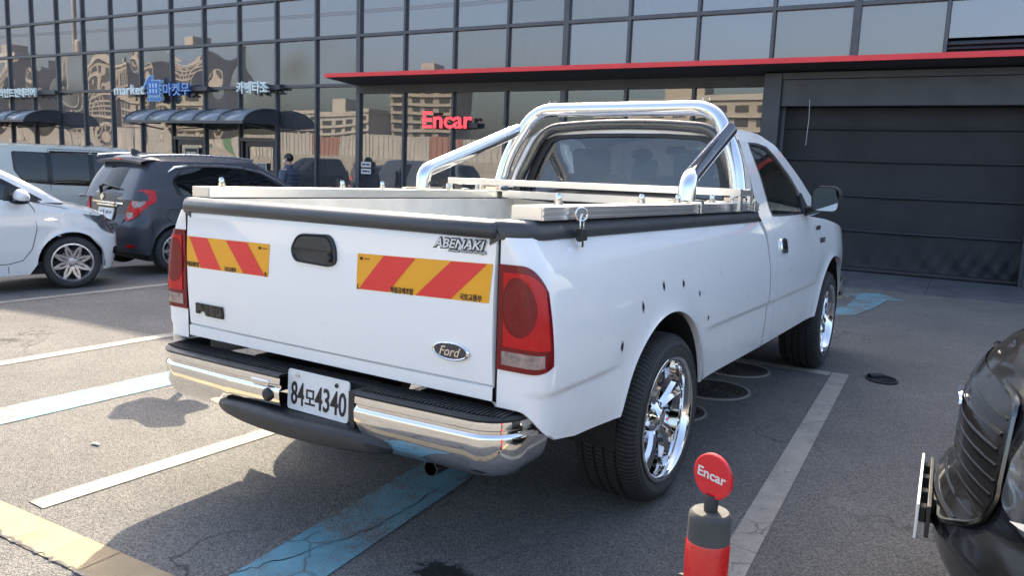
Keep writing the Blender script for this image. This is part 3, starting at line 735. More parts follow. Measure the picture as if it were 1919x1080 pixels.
# ================================================================== THE WHITE PICKUP  (x right, y forward, tailgate at y = 0)
tk = thing('pickup_truck', 'white single-cab pickup truck with chrome roll bar, seen from behind', 'pickup truck', (0, 0, 0))
tk.rotation_euler = (0, -R(.4), 0)
GAP = 2.455                          # bed / cab joint
AX_R, AX_F = 1.073, 4.15             # axles
TR, RR, HX = .366, .268, .966        # tyre radius, rim radius, outer wheel face
WT = [(.40, .944), (.455, .955), (.56, .966), (.66, .969), (.80, .973), (.92, .966), (1.05, .943), (1.12, .920), (1.185, .880), (1.22, .858)]
def rake(p):                         # the bed rails drop slightly towards the cab
    x, y, z = p; return (x, y, z-.0105*max(0, min(y, 2.6))*max(0, min(1, (z-.75)/.45)))
ARCH = ((1.005, .405, .437), (4.12, .42, .430))
def arch_d(y, z):
    return min(math.hypot(y-c[0], z-c[1])-c[2] for c in ARCH)
def side_x(y, z):
    w = crom(z, WT)
    d = max(0, arch_d(y, z))
    fade = smooth((d-.06)/.16)                                   # body crease dies out at the arches
    w += fade*(.010*smooth((z-.690)/.012)-.005)*smooth((1.0-z)/.25)
    w += .013*math.exp(-d/.035)                                  # arch lip
    if y > 4.2: w -= .16*((y-4.2)/.9)**2
    return w
def side_zb(y):
    base = interp(y, [(0, .57), (.05, .545), (.25, .51), (.5, .498), (.9, .495), (1.2, .46), (1.44, .452), (2.45, .446), (3.7, .455), (4.3, .46), (4.6, .46), (5.2, .50)])
    for yc, zc, r in ARCH:
        if abs(y-yc) < r: base = max(base, zc+math.sqrt(max(0, r*r-(y-yc)**2)))
    return base
def arch_cols(k, n=36):
    yc, zc, r = ARCH[k]; return [yc-r*math.cos(math.pi*i/n) for i in range(n+1)]
def span(a, b, n): return [a+(b-a)*i/n for i in range(n+1)]
CR = .075
def path_cols():
    """columns of the bed side: rear face, rounded corner, flank"""
    c = [('r', t) for t in span(0, 1, 6)]+[('c', t) for t in span(0, 1, 8)[1:]]
    ys = span(CR, ARCH[0][0]-ARCH[0][2], 14)[1:-1]+arch_cols(0)+span(ARCH[0][0]+ARCH[0][2], GAP, 22)[1:]
    return c+[('s', y) for y in ys]
def bed_pt(col, z):
    k, t = col; w = side_x(CR if k != 's' else t, z)
    if k == 'r': return (lerp(.800, w-CR, t), 0.0, z)
    if k == 'c': a = t*math.pi/2; return (w-CR+CR*math.sin(a), CR-CR*math.cos(a), z)
    return (w, t, z)
def bed_zb(col):
    k, t = col
    if k == 'r': return .640
    if k == 'c': return lerp(.640, .556, smooth(t))
    return side_zb(t)
for sgn in (1, -1):
    fl = (lambda s: (lambda p: rake((p[0]*s, p[1], p[2]))))(sgn)
    rows = []; cols = path_cols(); NZ = 64
    for i in range(NZ+1):
        t = i/NZ; rows.append([bed_pt(c, lerp(bed_zb(c), 1.186, t)) for c in cols])
    lip1 = [(p[0]-.006, p[1]+(.004 if c[0] != 's' else 0), p[2]-.003) for p, c in zip(rows[0], cols)]
    lip2 = [(p[0]-.040, p[1]+(.03 if c[0] != 's' else 0), p[2]+.004) for p, c in zip(rows[0], cols)]
    m = MB(); m.grid([lip2, lip1]+rows); obj('bed_side', m, 'white', tk, ang=40, fn=fl)
    # inner wheel well
    yc, zc, r = ARCH[0]
    m = MB(); m.grid([[(x_, yc-(r-.004)*math.cos(a), zc+(r-.004)*math.sin(a)) for a in [math.pi*(j/24*1.06-.03) for j in range(25)]] for x_ in (.955, .55)])
    m.add([(.56, yc-r, .30), (.56, yc+r, .30), (.56, yc+r, .9), (.56, yc-r, .9)], [(0, 1, 2, 3)]); obj('wheel_well', m, 'under', tk, fn=fl)
    # black rail cap
    e = .880
    sec = [(.010, 1.178), (.014, 1.190), (.012, 1.212), (.002, 1.229), (-.018, 1.238), (-.10, 1.239), (-.118, 1.232), (-.120, 1.150)]
    st = [(-.006, .55), (.0, .86), (.012, .97), (.035, 1.0)]+[(y, 1.0) for y in span(.1, GAP-.04, 12)]+[(GAP-.015, .9)]
    m = MB(); rows = []
    st = [(-.006, .7), (.004, .92)]+[(y, 1.0) for y in (.018, .035, .05, .07, .09, .12)]+[q for q in st if q[0] > .15]
    for y, k in st:
        ins_ = interp(y, [(-.006, .092), (.004, .070), (.018, .050), (.035, .030), (.05, .019), (.07, .010), (.09, .004), (.12, 0)])
        rows.append([(e+dx-(ins_ if dx > -.09 else 0), y, lerp(1.178, z, k)) for dx, z in sec])
    m.grid(rows); m.f.append(tuple(range(len(sec)))); obj('rail_cap', m, 'cap', tk, ang=50, fn=fl)
    # aluminium rail box
    m = MB(); prof = [(.770, 1.2405), (.770, 1.281), (.773, 1.284), (.889, 1.284), (.892, 1.281), (.892, 1.276), (.8885, 1.275), (.8885, 1.2695), (.892, 1.2685), (.892, 1.258), (.8885, 1.257), (.8885, 1.2515), (.892, 1.2505), (.892, 1.2405)]
    m.prism(prof, lambda p: (p[0], .10, p[1]), lambda p: (p[0], 2.425, p[1])); box_ = obj('rail_box', m, 'alu', tk, ang=25, fn=fl)
    m = MB(); m.b2(.778, .884, .096, .0995, 1.246, 1.279); obj('end_cap', m, 'alu', box_, fn=fl)
    # dome nuts on the box
    for y_ in ((.33, 1.02, 1.42, 1.88, 2.20) if sgn > 0 else (.19, .92, 1.22, 1.80, 2.10)):
        m = MB(); m.lathe([(.0, .042), (.008, .040), (.012, .032), (.012, .020), (.010, .018), (.015, .017), (.015, .006), (.019, .006), (.019, 0)], (.81, y_, 1.2845), (0, 0, 1), 12); obj('dome_nut', m, 'steel', tk, fn=fl)
    # clamp straps on the flank of the box
    for y_ in (1.50, 2.07, 2.33):
        m = MB(); m.b2(.896, .902, y_-.017, y_+.017, 1.241, 1.295); m.b2(.86, .902, y_-.017, y_+.017, 1.2895, 1.295); obj('strap', m, 'alu', tk, fn=fl)
# front cross box of the aluminium frame
m = MB(); m.b2(-.75, .75, 2.30, 2.42, 1.2405, 1.2880); obj('rail_box', m, 'alu', tk, fn=rake, bev=.003)
# low cross frame in front of the window
for y_, xx in ((1.97, .93), (2.26, .89)):
    m = MB(); m.b2(-xx, xx, y_-.018, y_+.018, 1.322, 1.358); obj('cross_tube', m, 'alu', tk, fn=rake, bev=.002)
    for s in (-1, 1):
        m = MB(); m.b2(s*(xx-.012), s*(xx+.003), y_-.0175, y_+.0175, 1.248, 1.3215); obj('cross_tube_post', m, 'alu', tk, fn=rake)
for s in (-1, 1):
    m = MB(); m.b2(s*(.875), s*(.895), 1.989, 2.241, 1.324, 1.352); obj('cross_tube_link', m, 'alu', tk, fn=rake)
# bed inside
m = MB(); m.b2(-.74, .74, .06, 2.43, .70, .72); obj('bed_floor', m, 'offwhite', tk)
for s in (-1, 1):
    m = MB(); m.b2(s*.735, s*.752, .05, 2.43, .72, 1.235); obj('bed_wall', m, 'offwhite', tk, fn=rake)
    m = MB(); m.b2(s*.56, s*.734, .62, 1.46, .72, .93); obj('wheel_house', m, 'offwhite', tk, bev=.05)
m = MB(); m.b2(-.75, .75, 2.432, 2.450, .55, 1.20); obj('bed_front_wall', m, 'offwhite', tk, fn=rake)
# ---- tailgate
def tg_y(x, z): return -.010*(1-(x/.79)**2)-.010*math.sin(math.pi*max(0, min(1, (z-.70)/.48)))
m = MB(); rows = []
zs = [.703]+span(.708, 1.178, 24)+[1.186]
for z in zs:
    ed = .006 if z in (zs[0], zs[-1]) else 0
    r = [(-.786, .045, z), (-.788, .012, z)]+[(x, tg_y(x, z)+ed, z) for x in span(-.783, .783, 40)]+[(.788, .012, z), (.786, .045, z)]; rows.append(r)
rows = [[(x, .045, .703) for x, _, _ in rows[0]]]+rows
m.grid(rows); tg = obj('tailgate', m, 'white', tk, ang=40)
m = MB(); rows = [[(x, .03, z) for x in (-.786, .786)] if z < .652 else [(x, -.004, z) for x in (-.786, .786)] for z in (.645, .655, .698)]+[[(-.786, .008, .7015), (.786, .008, .7015)]]
m.grid(rows); obj('tailgate_lower_strip', m, 'white', tk, ang=30)
m = MB(); m.b2(-.785, .785, .03, .05, .70, 1.19); obj('tailgate_inner_skin', m, 'offwhite', tg)
m = MB(); sec = [(-.010, 1.180), (-.026, 1.190), (-.029, 1.208), (-.020, 1.226), (.002, 1.237), (.050, 1.238), (.066, 1.230), (.068, 1.16)]
rows = [[(x, lerp(.02, y, k), lerp(1.19, z, k)) for y, z in sec] for x, k in [(-.787, .55), (-.782, .9), (-.772, 1), (-.4, 1), (0, 1), (.4, 1), (.772, 1), (.782, .9), (.787, .55)]]
m.grid(rows); obj('tailgate_cap', m, 'cap', tk, ang=50)
for s in (-1, 1):
    m = MB(); m.b2(s*.7895, s*.799, .004, .05, .66, 1.18); obj('gap_shade_strip', m, 'under', tk)  # black strip set in the shut line as the gap's shade
# handle: black bezel, dished pocket, flap and lock
hp = rpoly([(-.135, 1.075), (-.100, 1.138), (.072, 1.144), (.102, 1.10), (.106, 1.042), (.075, 1.026), (-.11, 1.032)], [.05, .05, .05, .03, .02, .03, .04], 5)
def tgm(p, o): return (p[0], tg_y(p[0], p[1])-o, p[1])
def ring(poly, k, c): return [((p[0]-c[0])*k+c[0], (p[1]-c[1])*k+c[1]) for p in poly]
hc = (-.015, 1.085)
m = MB(); m.grid([[tgm(p, 0.0) for p in hp], [tgm(p, .010) for p in ring(hp, .985, hc)], [tgm(p, .011) for p in ring(hp, .93, hc)], [tgm(p, .0035) for p in ring(hp, .88, hc)], [tgm(p, .001) for p in ring(hp, .4, hc)], [tgm(hc, .001) for p in hp]], closeu=True)
hd = obj('tailgate_handle', m, 'black', tg, ang=50)
fp = rpoly([(-.118, 1.085), (-.088, 1.131), (.064, 1.137), (.090, 1.10), (.092, 1.083)], [.01, .035, .04, .02, .01], 5)
m = MB(); m.prism(fp, lambda p: tgm(p, .004), lambda p: tgm(ring([p], .95, hc)[0], .014)); obj('handle_flap', m, 'black', hd, bev=.003)
m = MB(); m.lathe([(.0, -.004), (.011, -.004), (.014, .0), (.016, .012), (.020, .016)], (.072, tg_y(.06, 1.062)-.016, 1.060), (0, 1, 0), 14); obj('handle_lock', m, 'black', hd)
# hazard stickers
def sticker(quad, stripes, texts):
    """quad corners TL TR BR BL in (x, z); stripes as (top u0,u1, bottom u0,u1)"""
    def q(u, v, o):
        a = Vector(quad[0]).lerp(Vector(quad[1]), u); b = Vector(quad[3]).lerp(Vector(quad[2]), u); p = b.lerp(a, v); return tgm((p.x, p.y), o)
    m = MB(); m.grid([[q(u, v, .0012) for u in span(0, 1, 16)] for v in span(0, 1, 4)]); s_ = obj('hazard_sticker', m, 'stickyellow', tg, clean=False)
    for t0, t1, b0, b1 in stripes:
        m = MB(); m.grid([[q(lerp(lerp(b0, t0, v), lerp(b1, t1, v), u), v, .0022) for u in span(0, 1, 6)] for v in span(.012, .988, 4)]); obj('red_stripe', m, 'stickred', s_, clean=False)
    for tx, u, v, w, h in texts:
        c = Vector(q(u, v, .0034)); ud = (Vector(q(min(1, u+.05), v, .0034))-Vector(q(max(0, u-.05), v, .0034))).normalized()
        text('lettering', tx, .03, 'ink', s_, plane_mtx(c, ud, (0, 0, 1)), .0008, .0006, width=w, height=h)
sticker([(-.782, 1.079), (-.255, 1.084), (-.262, .957), (-.784, .951)], [(.03, .26, .19, .45), (.49, .74, .72, .965)], [('화물공제조합', .085, .10, .085, .021), ('국토교통부', .56, .075, .075, .020), ('⚙ ▪▪▪', .925, .86, .05, .012), ('R', .975, .07, .012, .018)])
sticker([(.205, 1.088), (.777, 1.100), (.768, .974), (.203, .962)], [(.215, .46, .02, .265), (.72, .965, .475, .735)], [('화물공제조합', .37, .085, .10, .022), ('국토교통부', .875, .10, .086, .022), ('⚙ ▪▪▪', .06, .87, .045, .011), ('L', .018, .07, .010, .018)])
# badges on the tailgate
bp = rpoly([(-.728, .803), (-.546, .803), (-.546, .752), (-.664, .752), (-.668, .768), (-.704, .768), (-.704, .756), (-.728, .758)], .006, 3)
m = MB(); m.prism(bp, lambda p: tgm(p, .001), lambda p: tgm(p, .008)); bd = obj('model_badge', m, 'gloss', tg, bev=.002)
text('lettering', 'F·150', .05, 'black', bd, plane_mtx((-.637, tg_y(-.637, .778)-.0085, .778), (1, 0, 0), (0, 0, 1)), .003, .002, width=.165, height=.036)
text('badge_outline', 'F·150', .05, 'darksteel', bd, plane_mtx((-.637, tg_y(-.637, .778)-.0082, .778), (1, 0, 0), (0, 0, 1)), .0020, .0045, width=.172, height=.041)
m = MB(); oc_ = (.622, .798); yb = tg_y(*oc_)
def ell(a, b, y): return [(oc_[0]+a*math.cos(k), y, oc_[1]+b*math.sin(k)) for k in [2*math.pi*j/48 for j in range(48)]]
m.grid([ell(.076, .032, yb), ell(.076, .032, yb-.007), ell(.070, .0275, yb-.010), ell(.066, .0245, yb-.0075)], closeu=True); ov = obj('oval_badge', m, 'chrome', tg, ang=60)
m = MB(); m.add(ell(.067, .025, yb-.0078), [tuple(range(48))]); obj('badge_field', m, 'oval', ov)
text('lettering', 'Ford', .05, 'steel', ov, plane_mtx((.622, yb-.0088, .798), (1, 0, 0), (0, 0, 1)), .002, .0005, shear=.35, width=.088, height=.032)
for off, mt, bo in ((.0030, 'ink', .0042), (.0050, 'plate', .0008)):
    text('brand_decal', 'ABENAKI', .05, mt, tg, plane_mtx((.642, tg_y(.64, 1.155)-off, 1.154), (1, 0, .012), (0, 0, 1)), .0008, bo, shear=.30, width=.205+(.010 if mt == 'ink' else 0), height=.030+(.008 if mt == 'ink' else 0))
    text('brand_decal', 'Premium Outdoor Life Style', .02, mt, tg, plane_mtx((.675, tg_y(.67, 1.13)-off+.0002, 1.1315), (1, 0, .012), (0, 0, 1)), .0006, .0016 if mt == 'ink' else 0, shear=.2, width=.15, height=.0125+(.004 if mt == 'ink' else 0))
# ---- tail lights
for sgn in (1, -1):
    fl = (lambda s: (lambda p: rake((p[0]*s, p[1], p[2]))))(sgn)
    def tl_pt(l, z, o):
        """l along the wrap: 0 inner edge .. 1 outer edge on the flank"""
        w = side_x(CR, z); a = w-CR-.800; arc = CR*math.pi/2; tot = a+arc*.80; d = l*tot
        if d < a: return (.800+d, -o, z)
        k = min(1.2, (d-a)/arc)*math.pi/2; return (w-CR+(CR+o)*math.sin(k), CR-(CR+o)*math.cos(k), z)
    def tl_top(l): return 1.103-.080*max(0, (l-.45)/.55)**3
    def tl_bot(l): return .766+.026*max(0, (l-.65)/.35)**2.4
    def lens(name, l0, l1, f0, f1, o, mt, par, n=18):
        m = MB(); g_ = [[tl_pt(l, lerp(tl_bot(l), tl_top(l), lerp(f0, f1, k/20)), o) for l in span(l0, l1, n)] for k in range(21)]
        b_ = [g_[0]]+g_+[g_[-1]]
        ins = lambda p, q: tuple(Vector(p))
        m.grid(g_)
        # rim down to the body
        edge = [(l, 0) for l in span(l0, l1, n)]+[(l1, k/20) for k in range(1, 21)]+[(l, 1) for l in reversed(span(l0, l1, n)[:-1])]+[(l0, 1-k/20) for k in range(1, 20)]
        e1 = [tl_pt(l, lerp(tl_bot(l), tl_top(l), lerp(f0, f1, k)), o) for l, k in edge]; e0 = [tl_pt(l, lerp(tl_bot(l), tl_top(l), lerp(f0, f1, k)), o-.006) for l, k in edge]
        m.grid([e0, e1], closeu=True); return obj(name, m, mt, par, ang=50, fn=fl)
    L0 = lens('tail_light', .0, 1.0, 0, 1, .006, 'darkred', tk)
    lens('red_lens', .12, .93, .23, .93, .0095, 'redlens', L0)
    lens('clear_lens', .10, .84, .055, .185, .0095, 'clearlens', L0)
    # round reflector behind the upper lens
    m = MB(); rows = []
    for k in range(7):
        rr_ = k/6; rows.append([tl_pt(.42+.31*rr_*math.cos(a), .972+.088*rr_*math.sin(a)*(1.0), .0112-.0006*rr_) for a in [2*math.pi*j/36 for j in range(36)]])
    m.grid(rows, closeu=True); obj('round_reflector', m, 'midred', L0, fn=fl, ang=80)
    m = MB(); m.grid([[tl_pt(.42+.33*q*math.cos(a), .972+.094*q*math.sin(a), .0118) for a in [2*math.pi*j/36 for j in range(37)]] for q in (.94, 1.0)]); obj('reflector_ring', m, 'darkred', L0, fn=fl, ang=80)
# ---- rear bumper
BW = .905
def bp_y(x): return interp(abs(x), [(0, -.112), (.4, -.110), (.7, -.101), (.762, -.099), (.80, -.094), (.86, -.078)])
def bump_path(n0=30):
    """plan outline from the inner end to the wrapped end: (x, y, outward normal)"""
    pts = [Vector((x, bp_y(x))) for x in span(.09, .755, n0)]+[Vector((.762+.134*math.sin(a), .032-.131*math.cos(a))) for a in [R(90)*j/14 for j in range(15)]]+[Vector((.897, .09)), Vector((.897, .15))]
    out = []
    for i, p in enumerate(pts):
        t = (pts[min(i+1, len(pts)-1)]-pts[max(0, i-1)]).normalized(); out.append((p, Vector((t.y, -t.x))))
    return out
SEC = [(-.030, .607), (-.004, .607), (.004, .603), (.006, .590), (.006, .579), (-.002, .573), (-.002, .566), (.008, .560), (.0105, .548), (.009, .52), (.004, .48), (-.010, .446), (-.032, .418), (-.052, .412)]
def bumper_half(sgn, x_in, low):
    rows = []
    for p, nrm in bump_path():
        if p.x < x_in-.001: continue
        zb = low(p.x); r = []; last = None
        for d, z in SEC:
            if z < .56 and z < zb:
                if last is None: last = d
                d, z = last, zb
            r.append((sgn*(p.x+nrm.x*d), p.y+nrm.y*d, z))
        rows.append(r)
    m = MB(); m.grid(rows); return obj('bumper_shell', m, 'chrome', bmpr, ang=50)
bmpr = empty_part('rear_bumper', tk, (.006, 0, 0), (0, -R(.6), 0))
bumper_half(-1, .09, lambda x: interp(x, [(.09, .50), (.40, .495), (.445, .41), (1, .39)]))
bumper_half(1, .275, lambda x: interp(x, [(.275, .535), (.30, .50), (.34, .45), (.42, .40), (1, .39)]))
# pressed detail left of the number plate
m = MB(); m.b2(-.245, -.145, -.126, -.116, .565, .588); obj('pressed_panel', m, 'chrome', bmpr, bev=.008)
m = MB(); m.lathe([(0, -.016), (.016, -.016), (.024, -.010), (.026, .004)], (-.150, -.120, .535), (0, 1, 0), 18); obj('sensor_plug', m, 'black', bmpr)
# ribbed step pads
def step_pad(sgn, x0):
    m = MB(); rows = []
    P = [(p, n_) for p, n_ in bump_path() if p.x >= x0-.001]
    for p, n_ in P:
        o_ = Vector((p.x+n_.x*.008, p.y+n_.y*.008)); ins = Vector((min(p.x, .86), .035 if p.x < .85 else max(.035, p.y)))
        rows.append([(sgn*o_.x, o_.y, .604), (sgn*(p.x+n_.x*.010), p.y+n_.y*.010, .612), (sgn*p.x, p.y, .618), (sgn*lerp(p.x, ins.x, .15), lerp(p.y, ins.y, .15), .617), (sgn*ins.x, ins.y, .617), (sgn*ins.x, ins.y, .56)])
    m.grid(rows)
    for k in range(34):
        x = x0+.02+(.84-x0)*k/33; yb_ = bp_y(min(x, .86))
        m.box((sgn*x, (yb_+.03)/2+.006, .6195), (.008, (.03-yb_)*.72, .006))
    obj('step_pad', m, 'black', bmpr, ang=50)
step_pad(-1, .09); step_pad(1, .275)
m = MB(); m.b2(-.09, .28, -.03, .04, .44, .618); obj('bumper_centre', m, 'black', bmpr)
m = MB(); m.b2(.245, .272, -.10, -.031, .47, .61); obj('recess_side', m, 'black', bmpr)
# lower centre step (black)
rows = []
for i in range(33):
    t = i/32; x = lerp(-.485, .45, t); e = math.sin(math.pi*t)**.45
    d = lerp(-.085, -.168, e); zt = lerp(.455, .482, min(1, e*1.2)); zb = lerp(.425, .398, e)
    rows.append([(x, .06, zt), (x, d+.035, zt), (x, d+.012, zt-.004), (x, d, zt-.02), (x, d+.006, zb+.012), (x, d+.03, zb), (x, .06, zb+.01)])
m = MB(); m.grid(rows); m.f.append(tuple(range(7))); m.f.append(tuple(range(len(m.v)-7, len(m.v)))); obj('lower_step', m, 'black', bmpr, ang=45)
m = MB()
for x_ in (-.13, .12): m.lathe([(.050, .0), (.050, .003), (.040, .003), (.036, -.001)], (x_+.02, -.075, .4785), (0, 0, 1), 20)
obj('step_recess', m, 'black', bmpr)
# number plate
npx = .068; ny = -.075
pl = empty_part('number_plate', tk, (npx, ny, .560), (R(-3), 0, 0))
pp = rpoly([(-.1575, -.076), (.1575, -.076), (.1575, .076), (-.1575, .076)], .014, 4)
m = MB(); m.prism(pp, lambda p: (p[0], 0, p[1]), lambda p: (p[0], -.003, p[1])); obj('plate_blank', m, 'plate', pl)
m = MB(); rim0 = ring(pp, 1.0, (0, 0)); rim1 = [(x*.978, z*.955) for x, z in pp]
m.grid([[(x, -.003, z) for x, z in rim0], [(x, -.0055, z) for x, z in ring(rim0, .99, (0, 0))], [(x, -.0055, z) for x, z in rim1], [(x, -.0032, z) for x, z in ring(rim1, .985, (0, 0))]], closeu=True); obj('plate_rim', m, 'plate', pl)
for tx, x_, w_, h_, z_ in (('84', -.104, .068, .088, -.012), ('모', -.038, .052, .058, -.016), ('4340', .066, .158, .088, -.012)):
    text('lettering', tx, .1, 'ink', pl, plane_mtx((x_, -.0045, z_), (1, 0, 0), (0, 0, 1)), .002, .0012, width=w_, height=h_)
for x_, mt in ((-.105, 'steel'), (.095, 'iron')):
    m = MB(); m.lathe([(0, -.006), (.007, -.005), (.009, 0)], (x_, -.0035, .056 if x_ < 0 else .052), (0, 1, 0), 12); obj('plate_bolt', m, mt, pl)
m = MB(); m.b2(npx-.15, npx+.16, -.078, -.045, .452, .470); obj('plate_lamp_bar', m, 'steel', bmpr, bev=.004)
for x_ in (-.08, .05, .16):
    m = MB(); m.b2(npx+x_-.014, npx+x_+.014, -.088, -.06, .448, .476); obj('plate_clip', m, 'black', bmpr, bev=.003)
# exhaust tip, undercarriage
m = MB(); m.lathe([(.022, .02), (.026, .0), (.030, -.0), (.030, .25), (.024, .26)], (.455, .10, .318), (-.05, 1, 0), 22); m.lathe([(.024, .03), (.0, .2)], (.455, .10, .318), (-.05, 1, 0), 22); obj('exhaust_tip', m, 'darksteel', tk)
m = MB(); m.tube([(.46, .35, .34), (.40, 1.0, .42), (.40, 2.2, .36), (.35, 3.4, .36)], .026, 10); obj('exhaust_pipe', m, 'under', tk)
for s in (-1, 1):
    m = MB(); m.b2(s*.40, s*.47, .08, 5.0, .44, .60); obj('frame_rail', m, 'under', tk)
m = MB(); m.tube([(-.72, AX_R, TR), (-.16, AX_R, TR), (0, AX_R, TR), (.16, AX_R, TR), (.72, AX_R, TR)], [.05, .055, .15, .055, .05], 14); obj('rear_axle', m, 'under', tk)
m = MB(); m.b2(-.78, .78, 2.5, 5.0, .48, .52); m.b2(-.70, .70, .12, 2.4, .64, .70); obj('underbody', m, 'under', tk)
m = MB(); m.b2(-.55, .55, 3.7, 4.7, .35, .50); obj('engine_pan', m, 'under', tk)
m = MB(); m.tube([(-.63, .1, .46), (-.63, .105, .42), (-.60, .11, .405)], .01, 6); m.box((-.60, .10, .40), (.05, .03, .02)); obj('trailer_socket', m, 'black', tk)
# ---- roll bar
rb = empty_part('roll_bar', tk)
hoop = bez([(-.80, 2.34, 1.285), (-.755, 2.37, 1.50), (-.600, 2.445, 1.785), (.600, 2.445, 1.785), (.755, 2.37, 1.50), (.80, 2.34, 1.285)], .13, 9)
m = MB(); m.tube(hoop, .044, 20); obj('hoop', m, 'chrome', rb, ang=60)
for s in (-1, 1):
    br = bez([(s*.80, 1.55, 1.275), (s*.80, 1.56, 1.375), (s*.705, 2.39, 1.655)], .10, 8)
    m = MB(); m.tube(br, .042, 20); obj('brace', m, 'chrome', rb, ang=60)
    m = MB(); m.b2(s*.74, s*.86, 1.47, 1.66, 1.277, 1.283); obj('foot_plate', m, 'steel', rb, fn=None)
    m = MB(); m.b2(s*.74, s*.86, 2.27, 2.41, 1.264, 1.285); obj('foot_plate', m, 'steel', rb)
for x_ in (-.50, -.46, .52, .56):
    m = MB(); m.tube([(x_, 2.445, 1.825), (x_, 2.445, 1.842)], .003, 6); obj('bolt', m, 'steel', rb)
ih = bez([(-.745, 2.465, 1.22), (-.735, 2.475, 1.34), (-.585, 2.53, 1.672), (-.25, 2.54, 1.697), (0, 2.54, 1.702), (.25, 2.54, 1.697), (.585, 2.53, 1.672), (.735, 2.475, 1.34), (.745, 2.465, 1.22)], .12, 8)
m = MB(); m.tube(ih, .033, 16); obj('inner_hoop', m, 'darksteel', rb, ang=60)
# padlock and shackle on the right rail box
pk = thing('padlock', 'black padlock with steel shackle hanging from right rail box', 'padlock', (.905, .30, 1.262))
m = MB(); m.tube([(.004+.012*math.cos(a), .020*math.cos(a), .022*math.sin(a)) for a in [2*math.pi*j/20 for j in range(20)]], .0035, 8, closed=True); obj('ring', m, 'steel', pk)
m = MB(); m.tube([(.008, -.012, -.05), (.008, -.012, -.012), (.008, -.006, .0), (.008, .006, .0), (.008, .012, -.012), (.008, .012, -.05)], .004, 8); obj('shackle', m, 'steel', pk)
m = MB(); m.b2(-.004, .022, -.020, .020, -.088, -.046); obj('lock_body', m, 'black', pk, bev=.005)
m = MB(); m.b2(-.002, .016, -.012, .006, -.110, -.0885); obj('lock_cylinder', m, 'steel', pk, bev=.003)

